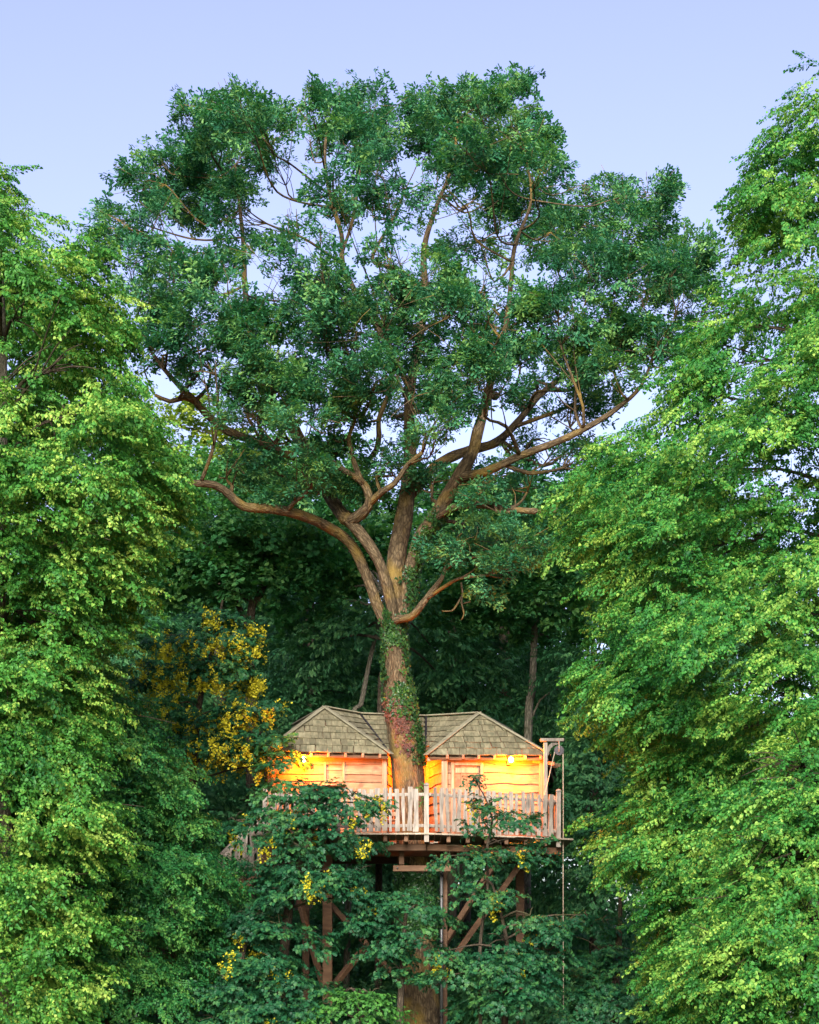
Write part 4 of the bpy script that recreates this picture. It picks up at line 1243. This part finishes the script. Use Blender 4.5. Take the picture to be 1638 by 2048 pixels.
left_prof = [(425, 120), (450, 180), (475, 220), (560, 250), (640, 268), (720, 275), (800, 318), (880, 375), (930, 395), (1000, 388), (1080, 372), (1150, 335), (1230, 270), (1300, 262), (1400, 255), (1480, 235), (1540, 245), (1620, 255), (1700, 285), (1765, 250), (1840, 215), (1930, 225), (2048, 180), (2110, 180)]
lime('bright lime tree filling the left side', 0, 37.5, left_prof, 1, 'lime2', 101)
lime('darker green hornbeam whose low boughs reach towards the stairs', 150, 40.8, [(1180, 200), (1250, 270), (1330, 305), (1400, 330), (1480, 350), (1540, 415), (1600, 408), (1650, 425), (1700, 465), (1770, 482), (1840, 450), (1930, 425), (2048, 460), (2120, 460)], 1, 'hornbeam', 105, trunk_d=30)
lime('tall lime tree cut by the left picture edge, its pointed top against the sky', -95, 42.5, [(300, -80), (340, 10), (375, 45), (430, 65), (470, 90), (560, 120), (700, 160), (900, 200), (1200, 220), (1600, 240), (2100, 240)], 1, 'lime2', 102, 1.0)
right_prof = [(165, 1640), (180, 1575), (210, 1530), (250, 1505), (330, 1492), (400, 1458), (470, 1425), (550, 1392), (620, 1352), (700, 1335), (760, 1290), (810, 1240), (870, 1200), (920, 1172), (1000, 1118), (1060, 1140), (1120, 1165), (1200, 1170), (1290, 1148), (1380, 1122), (1440, 1130), (1490, 1215), (1560, 1215), (1620, 1198), (1690, 1192), (1750, 1225), (1850, 1260), (1920, 1300), (2048, 1300), (2110, 1310)]
lime('huge lime tree on the right with layered drooping boughs', 1690, 39.0, right_prof, -1, 'lime', 103, trunk_d=70)
lime('lower lime tree in front at the bottom right corner', 1640, 33.0, [(1440, 1600), (1500, 1500), (1600, 1440), (1700, 1400), (1780, 1385), (1860, 1360), (1950, 1340), (2048, 1330), (2150, 1330)], -1, 'lime', 104, trunk_d=40)

# ------------------------------------------------------------------ sycamores
def sycamore(label, trunk, pads, seed, kind='maple', flowers=0, dens=1.25, name='sycamore_tree', group='sycamore trees around the treehouse', limb_r=.03, fl_scale=(.9, 1.4), sp_scale=.82):
    """pads: (px, py, rx, ry, D) leafy masses made of flat drooping tiers"""
    r = np.random.default_rng(seed)
    base = P(*trunk[0][:2], trunk[0][3])
    t = empty(name, (base.x, base.y, 0)); tag(t, label, 'tree', group)
    pxtube('trunk', trunk, t, M['bark_dark'] if name != 'sapling' else M['twig'], seg=10, step=.2, seed=seed)
    c, _ = catmull([P(q[0], q[1], q[3]) for q in trunk], [1] * len(trunk), .2)
    ps, ds, fp = [], [], []
    for (px, py, rx, ry, D) in pads:
        ctr = np.array(P(px, py, D)); sx, sz = rx * D / F, ry * D / F; sy = sx * .9
        n = max(2, int(sx * sz * 22 * dens))
        for _ in range(n):
            v = r.normal(size=3); v /= np.linalg.norm(v); v *= r.uniform(.3, 1) ** .5
            an = ctr + v * np.array([sx, sy, sz]) * .75
            az = math.atan2(v[1] - .5, v[0]) + r.normal(0, .5)
            ln = r.uniform(.5, .9) * min(1, sx * 1.5 + .1)
            an = an - np.array([math.cos(az), math.sin(az), 0]) * ln * .45
            p, d = tier_points(r, an, az, ln, r.uniform(.35, .6) * min(1, sx * 1.5 + .1), r.uniform(.05, .4), int(r.uniform(8, 13) * min(1, sx * 1.6 + .15)) + 1, thick=.045)
            ps.append(p); ds.append(d)
            for _f in range(3 if flowers > .6 else 1):
              if flowers and r.uniform() < flowers * (.25 if (seed == 201 and px > 535) else 1):
                k = int(r.integers(2, 6)); q = p[r.integers(0, len(p), k)]; o_ = q - ctr; o_ /= np.linalg.norm(o_, axis=1)[:, None] + 1e-6; q2 = q[:1] + r.normal(0, .10, (k, 3)); fp.append(q2 + o_[:1] * np.array([.22, .22, .08]) + np.array([0, 0, -.07]))
        j = int(np.argmin(np.linalg.norm(c - ctr, axis=1) + np.where(c[:, 2] > ctr[2], 1.5, 0)))
        m1 = c[j] * .5 + ctr * .5 + np.array([0, 0, .12])
        tube('limb', [c[j], m1, ctr], [limb_r, limb_r * .7, limb_r * .3], M['bark_dark'], t, seg=6, step=.2, seed=int(px))
        for q in range(3):
            e = ctr + r.normal(size=3) * np.array([sx, sy, sz]) * .45
            tube('twig', [ctr, ctr * .5 + e * .5 + np.array([0, 0, .06]), e], [limb_r * .4, limb_r * .3, .005], M['bark_dark'], t, seg=5, step=.2, seed=q)
    p = np.concatenate(ps); d = np.concatenate(ds)
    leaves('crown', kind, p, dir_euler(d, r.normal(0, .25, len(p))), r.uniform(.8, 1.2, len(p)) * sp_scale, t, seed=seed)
    if fp:
        f = np.concatenate(fp)
        leaves('blossom', 'flower', f, np.stack([r.normal(0, .2, len(f)), r.normal(0, .2, len(f)), r.uniform(0, 6.28, len(f))], axis=1), r.uniform(*fl_scale, len(f)), t, seed=seed)
    print(label, len(p))
    return t

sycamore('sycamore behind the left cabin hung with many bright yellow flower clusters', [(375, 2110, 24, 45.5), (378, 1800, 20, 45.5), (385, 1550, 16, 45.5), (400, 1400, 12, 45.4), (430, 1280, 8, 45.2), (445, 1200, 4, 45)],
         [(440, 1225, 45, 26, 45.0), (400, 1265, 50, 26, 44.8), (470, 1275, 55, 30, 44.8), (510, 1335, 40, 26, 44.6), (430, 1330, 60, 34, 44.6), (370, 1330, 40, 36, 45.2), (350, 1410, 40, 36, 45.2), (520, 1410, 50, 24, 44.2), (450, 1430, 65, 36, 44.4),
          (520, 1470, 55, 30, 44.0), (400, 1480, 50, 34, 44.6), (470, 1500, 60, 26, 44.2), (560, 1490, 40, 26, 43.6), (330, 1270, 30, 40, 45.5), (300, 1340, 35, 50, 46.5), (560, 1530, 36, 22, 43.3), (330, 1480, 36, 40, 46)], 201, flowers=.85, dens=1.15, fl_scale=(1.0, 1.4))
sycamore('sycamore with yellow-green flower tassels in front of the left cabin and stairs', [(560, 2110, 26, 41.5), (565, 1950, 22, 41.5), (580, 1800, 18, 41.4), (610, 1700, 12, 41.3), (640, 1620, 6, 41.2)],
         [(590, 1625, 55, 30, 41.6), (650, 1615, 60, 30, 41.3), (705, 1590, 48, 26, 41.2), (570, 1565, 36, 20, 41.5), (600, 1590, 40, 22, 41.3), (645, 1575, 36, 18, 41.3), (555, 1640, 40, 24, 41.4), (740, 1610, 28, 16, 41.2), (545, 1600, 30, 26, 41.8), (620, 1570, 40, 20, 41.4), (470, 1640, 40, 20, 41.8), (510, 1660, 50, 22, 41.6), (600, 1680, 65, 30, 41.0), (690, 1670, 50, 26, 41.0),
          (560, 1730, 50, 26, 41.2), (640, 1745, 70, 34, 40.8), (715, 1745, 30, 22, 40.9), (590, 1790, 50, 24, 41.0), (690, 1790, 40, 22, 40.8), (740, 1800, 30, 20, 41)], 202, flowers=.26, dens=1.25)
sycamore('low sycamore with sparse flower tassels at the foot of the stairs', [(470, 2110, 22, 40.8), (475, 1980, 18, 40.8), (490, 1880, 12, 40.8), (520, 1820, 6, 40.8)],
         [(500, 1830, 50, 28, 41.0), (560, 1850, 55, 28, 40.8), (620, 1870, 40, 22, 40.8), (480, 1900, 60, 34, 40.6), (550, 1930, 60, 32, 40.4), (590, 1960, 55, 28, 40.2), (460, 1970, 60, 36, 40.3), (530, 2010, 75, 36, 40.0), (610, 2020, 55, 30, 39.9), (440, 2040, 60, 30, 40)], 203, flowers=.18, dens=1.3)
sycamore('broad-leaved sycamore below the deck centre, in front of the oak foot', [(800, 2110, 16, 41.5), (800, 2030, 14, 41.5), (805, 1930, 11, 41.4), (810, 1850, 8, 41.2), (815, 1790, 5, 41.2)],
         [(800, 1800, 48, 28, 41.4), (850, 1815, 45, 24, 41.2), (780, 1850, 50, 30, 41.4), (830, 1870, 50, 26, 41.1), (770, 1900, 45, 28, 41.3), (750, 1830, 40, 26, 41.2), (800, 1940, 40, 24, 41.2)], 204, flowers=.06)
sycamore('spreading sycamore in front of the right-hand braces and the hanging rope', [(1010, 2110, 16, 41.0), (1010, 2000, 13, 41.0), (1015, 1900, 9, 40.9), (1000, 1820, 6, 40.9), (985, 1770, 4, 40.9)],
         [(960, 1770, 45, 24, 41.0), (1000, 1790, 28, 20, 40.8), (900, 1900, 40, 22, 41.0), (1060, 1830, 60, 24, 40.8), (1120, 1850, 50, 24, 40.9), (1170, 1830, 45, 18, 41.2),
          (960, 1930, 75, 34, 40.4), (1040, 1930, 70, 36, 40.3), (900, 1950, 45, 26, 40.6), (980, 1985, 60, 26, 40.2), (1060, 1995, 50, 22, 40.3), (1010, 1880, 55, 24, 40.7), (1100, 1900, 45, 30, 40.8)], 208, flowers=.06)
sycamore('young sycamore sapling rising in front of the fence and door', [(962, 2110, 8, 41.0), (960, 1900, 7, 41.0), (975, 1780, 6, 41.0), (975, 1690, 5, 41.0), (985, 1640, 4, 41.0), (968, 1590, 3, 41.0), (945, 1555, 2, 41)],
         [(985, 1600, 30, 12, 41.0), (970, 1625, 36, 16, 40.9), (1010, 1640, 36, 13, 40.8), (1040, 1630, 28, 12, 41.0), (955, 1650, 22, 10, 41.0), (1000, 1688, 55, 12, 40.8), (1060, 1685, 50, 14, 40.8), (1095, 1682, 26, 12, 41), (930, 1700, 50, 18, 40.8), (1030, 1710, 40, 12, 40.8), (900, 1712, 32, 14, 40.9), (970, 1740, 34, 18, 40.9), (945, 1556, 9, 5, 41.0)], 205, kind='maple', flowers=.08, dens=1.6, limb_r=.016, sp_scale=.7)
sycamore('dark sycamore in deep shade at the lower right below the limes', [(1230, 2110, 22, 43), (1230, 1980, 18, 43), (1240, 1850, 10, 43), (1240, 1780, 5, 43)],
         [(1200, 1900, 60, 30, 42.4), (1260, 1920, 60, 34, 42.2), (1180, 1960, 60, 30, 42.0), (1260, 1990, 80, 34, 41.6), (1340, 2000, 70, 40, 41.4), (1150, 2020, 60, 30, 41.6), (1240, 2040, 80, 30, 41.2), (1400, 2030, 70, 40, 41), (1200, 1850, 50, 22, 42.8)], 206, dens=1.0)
sycamore('round-leaved hazel bush at the bottom centre before the deck post', [(720, 2110, 8, 40.0), (718, 2040, 7, 40.0), (715, 1990, 4, 40.0)],
         [(690, 1985, 40, 22, 40.0), (740, 1990, 36, 22, 39.8), (700, 2025, 50, 26, 39.6), (765, 2025, 30, 20, 39.7), (650, 2035, 36, 22, 39.7), (720, 2060, 60, 22, 39.5)], 207, kind='hazel', name='hazel_bush', group='shrubs at the tree foot', dens=.85)

# ------------------------------------------------------------------ woodland behind
def woodland_tree(label, trunk, blobs, kind, seed, bark='bark_dark', dens=.75, extra=()):
    r = np.random.default_rng(seed)
    b = P(trunk[0][0], trunk[0][1], trunk[0][3])
    t = empty('woodland_tree', (b.x, b.y, 0)); tag(t, label, 'tree', 'woodland trees behind the treehouse')
    pxtube('trunk', trunk, t, M[bark], seg=10, step=.3, seed=seed)
    for e in extra: pxtube('limb', e, t, M[bark], seg=7, step=.2, seed=seed + 1)
    c, _ = catmull([P(q[0], q[1], q[3]) for q in trunk], [1] * len(trunk), .3)
    ps, ds = [], []
    for (px, py, rx, ry, D) in blobs:
        ctr = np.array(P(px, py, D)); sx, sz = rx * D / F, ry * D / F
        p, d = clump_points(r, ctr, (sx, sx * .9, sz), .42, 8, dens, up=.3, droop=.15)
        ps.append(p); ds.append(d)
        j = int(np.argmin(np.linalg.norm(c - ctr, axis=1)))
        tube('limb', [c[j], c[j] * .5 + ctr * .5 + np.array([0, 0, .2]), ctr], [.05, .035, .012], M[bark], t, seg=6, step=.3, seed=int(px))
    p = np.concatenate(ps); d = np.concatenate(ds)
    leaves('crown', kind, p, dir_euler(d, r.normal(0, .4, len(p))), r.uniform(.9, 1.4, len(p)), t, seed=seed)
    print(label, len(p))
    return t
woodland_tree('slim pale-barked woodland tree standing behind the right cabin roof', [(1050, 2100, 20, 52), (1056, 1470, 17, 52), (1064, 1380, 15, 52), (1070, 1250, 13, 52), (1080, 1150, 10, 52), (1092, 1060, 6, 52)],
              [(1060, 1080, 70, 50, 51.5), (1130, 1110, 60, 50, 52), (1000, 1150, 70, 45, 51), (1100, 1190, 70, 45, 51), (1150, 1230, 50, 50, 52), (1020, 1230, 60, 36, 52.5), (1110, 1290, 50, 36, 52.8), (940, 1180, 60, 40, 52.5), (1180, 1060, 50, 50, 53)], 'wood_a', 301, 'bark_grey',
              extra=([(1064, 1440, 4, 52), (1080, 1400, 4, 51.8), (1120, 1375, 3, 51.5)],))
woodland_tree('leaning grey woodland tree left of the oak trunk above the roof', [(690, 2100, 14, 50), (705, 1480, 11, 50), (722, 1410, 10, 50), (738, 1330, 9, 50), (755, 1255, 8, 50), (770, 1190, 5, 50)],
              [(740, 1140, 50, 45, 51), (690, 1180, 60, 45, 51), (640, 1130, 60, 45, 51.5), (680, 1090, 50, 36, 51), (760, 1080, 45, 40, 52), (620, 1210, 60, 40, 52), (860, 1180, 50, 45, 51.5), (900, 1240, 60, 45, 52)], 'wood_a', 302, 'bark_grey')
woodland_tree('brown-trunked woodland tree hard behind the oak trunk', [(755, 2100, 16, 48.5), (760, 1430, 12, 48.5), (766, 1340, 10, 48.5), (772, 1280, 8, 48.5), (780, 1230, 4, 48.5)],
              [(720, 1270, 55, 36, 50), (650, 1290, 60, 40, 51), (860, 1290, 50, 40, 51), (880, 1350, 50, 36, 52), (800, 1200, 36, 36, 50)], 'wood_b', 303, 'bark_dark')
woodland_tree('forked dark woodland tree behind the flowering sycamore', [(505, 2100, 22, 50), (500, 1300, 18, 50), (515, 1200, 15, 50), (545, 1140, 12, 50), (580, 1080, 7, 50)],
              [(440, 1040, 60, 45, 49), (520, 1070, 65, 45, 49), (590, 1100, 55, 45, 49.5), (400, 1110, 55, 50, 49.5), (480, 1140, 65, 45, 49.5), (560, 1180, 60, 45, 50), (420, 1190, 60, 40, 50), (340, 1060, 50, 60, 49.5), (360, 1170, 60, 60, 50), (620, 1060, 45, 36, 49.5)], 'wood_a', 304, 'bark_dark',
              extra=([(500, 1260, 12, 50), (450, 1150, 10, 49.8), (442, 1090, 9, 49.6), (470, 1040, 6, 49.5)],))
woodland_tree('sunlit yellow-green tree glimpsed beyond the oak limbs on the left', [(440, 2100, 30, 66), (440, 1300, 26, 66), (445, 1000, 14, 66), (450, 900, 6, 66)],
              [(400, 860, 40, 50, 66), (450, 900, 50, 45, 66), (500, 960, 50, 50, 65), (430, 960, 45, 50, 65), (400, 1000, 50, 40, 65), (350, 850, 30, 40, 67), (540, 900, 30, 30, 67)], 'wood_y', 305, 'bark_dark', .55)
woodland_tree('bright woodland treetop glimpsed between the oak limbs on the right', [(1010, 2100, 30, 68), (1010, 1300, 22, 68), (1012, 1050, 10, 68), (1012, 980, 5, 68)],
              [(1000, 1000, 50, 36, 67), (1060, 1020, 50, 36, 67), (960, 1040, 45, 36, 68), (1110, 1030, 40, 36, 68)], 'wood_y', 306, 'bark_dark', .45)
woodland_tree('round mid-green woodland tree filling the gap left of the oak fork', [(620, 2100, 26, 58), (620, 1300, 20, 58), (615, 1050, 10, 58), (615, 960, 5, 58)],
              [(560, 1000, 60, 45, 57), (640, 990, 60, 45, 57.5), (600, 1060, 70, 50, 56.5), (690, 1060, 55, 45, 57), (500, 1030, 55, 50, 57.5), (660, 1140, 60, 45, 56.5), (740, 1010, 50, 45, 58), (740, 1100, 50, 45, 57), (450, 1000, 50, 45, 58), (500, 960, 60, 40, 59), (590, 930, 60, 40, 59.5), (670, 940, 50, 40, 60), (720, 960, 40, 36, 60), (430, 940, 50, 40, 60)], 'wood_a', 310)
woodland_tree('mid-green woodland tree filling the gap right of the oak fork', [(900, 2100, 26, 58), (905, 1300, 20, 58), (910, 1080, 10, 58), (915, 1000, 5, 58)],
              [(880, 1030, 50, 45, 57), (940, 1050, 55, 45, 57.5), (1010, 1060, 55, 40, 57), (860, 1110, 50, 45, 56.5), (930, 1130, 60, 45, 57), (1090, 1060, 55, 45, 58), (1150, 1030, 50, 50, 58), (830, 1000, 40, 40, 58.5), (900, 980, 50, 36, 59), (1060, 985, 50, 34, 59.5), (1130, 980, 50, 40, 60), (980, 1010, 50, 36, 59)], 'wood_a', 311)
woodland_tree('dense dark woodland tree behind the left cabin', [(600, 2100, 26, 54), (605, 1400, 20, 54), (610, 1250, 10, 54)],
              [(590, 1290, 70, 60, 53), (640, 1370, 70, 55, 52.5), (560, 1380, 60, 55, 53), (500, 1440, 60, 60, 52), (600, 1450, 70, 45, 52), (700, 1390, 50, 45, 53), (430, 1530, 60, 60, 51), (480, 1600, 60, 50, 50.5), (390, 1620, 50, 60, 50)], 'wood_b', 307)
woodland_tree('dense dark woodland tree behind the right cabin', [(930, 2100, 26, 54), (930, 1430, 20, 54), (925, 1280, 9, 54)],
              [(900, 1330, 70, 55, 53.5), (980, 1330, 65, 55, 54), (950, 1400, 70, 45, 53), (1030, 1400, 60, 55, 54), (860, 1410, 50, 40, 52.5), (1110, 1420, 60, 60, 54)], 'wood_b', 308)
woodland_tree('bluish shade tree behind the pulley hoist', [(1190, 2100, 26, 51), (1190, 1500, 20, 51), (1185, 1300, 8, 51)],
              [(1170, 1340, 60, 50, 51), (1210, 1430, 60, 55, 50.5), (1160, 1470, 50, 45, 50), (1200, 1540, 60, 55, 49.5), (1170, 1620, 60, 55, 49), (1220, 1690, 60, 55, 48.5), (1160, 1720, 55, 50, 48.5), (1200, 1790, 60, 45, 48), (1130, 1800, 50, 40, 48.5)], 'wood_b', 309, dens=.9)

# far wood: nobody could count it
r = np.random.default_rng(400)
ps, ds = [], []
for k in range(230):
    D = r.uniform(62, 84); px = r.uniform(150, 1500); topy = 1040 + 50 * math.sin(px * .013) + 40 * math.sin(px * .031 + 1) + (D - 62) * 1.5
    py = r.uniform(topy, 1960)
    c = P(px, py, D)
    p, d = clump_points(r, c, (2.0, 1.6, 1.5), .55, 7, .55, up=.3, droop=.2)
    ps.append(p); ds.append(d)
p = np.concatenate(ps); d = np.concatenate(ds)
fw = leaves('far_woodland', 'wood_b', p, dir_euler(d, r.normal(0, .4, len(p))), r.uniform(1.5, 2.3, len(p)), None, seed=400)
tag(fw, 'dark mass of distant woodland filling the gaps behind everything', 'woodland', kind='stuff')
print('far', len(p))
ps, ds = [], []
for k in range(150):
    D = r.uniform(46, 58); px = r.uniform(330, 1330); z = r.uniform(.2, 3.6) if D > 49 else r.uniform(.1, 1.6)
    c = (PX(px, D), D + CAMY, z)
    p, d = clump_points(r, c, (.9, .8, .7), .4, 7, .5, up=.3, droop=.2)
    ps.append(p); ds.append(d)
p = np.concatenate(ps); d = np.concatenate(ds); p[:, 2] = np.maximum(p[:, 2], .05)
ug = leaves('undergrowth', 'wood_b', p, dir_euler(d, r.normal(0, .4, len(p))), r.uniform(1.0, 1.6, len(p)), None, seed=401)
tag(ug, 'shaded undergrowth on the forest floor behind the deck posts', 'undergrowth', kind='stuff')
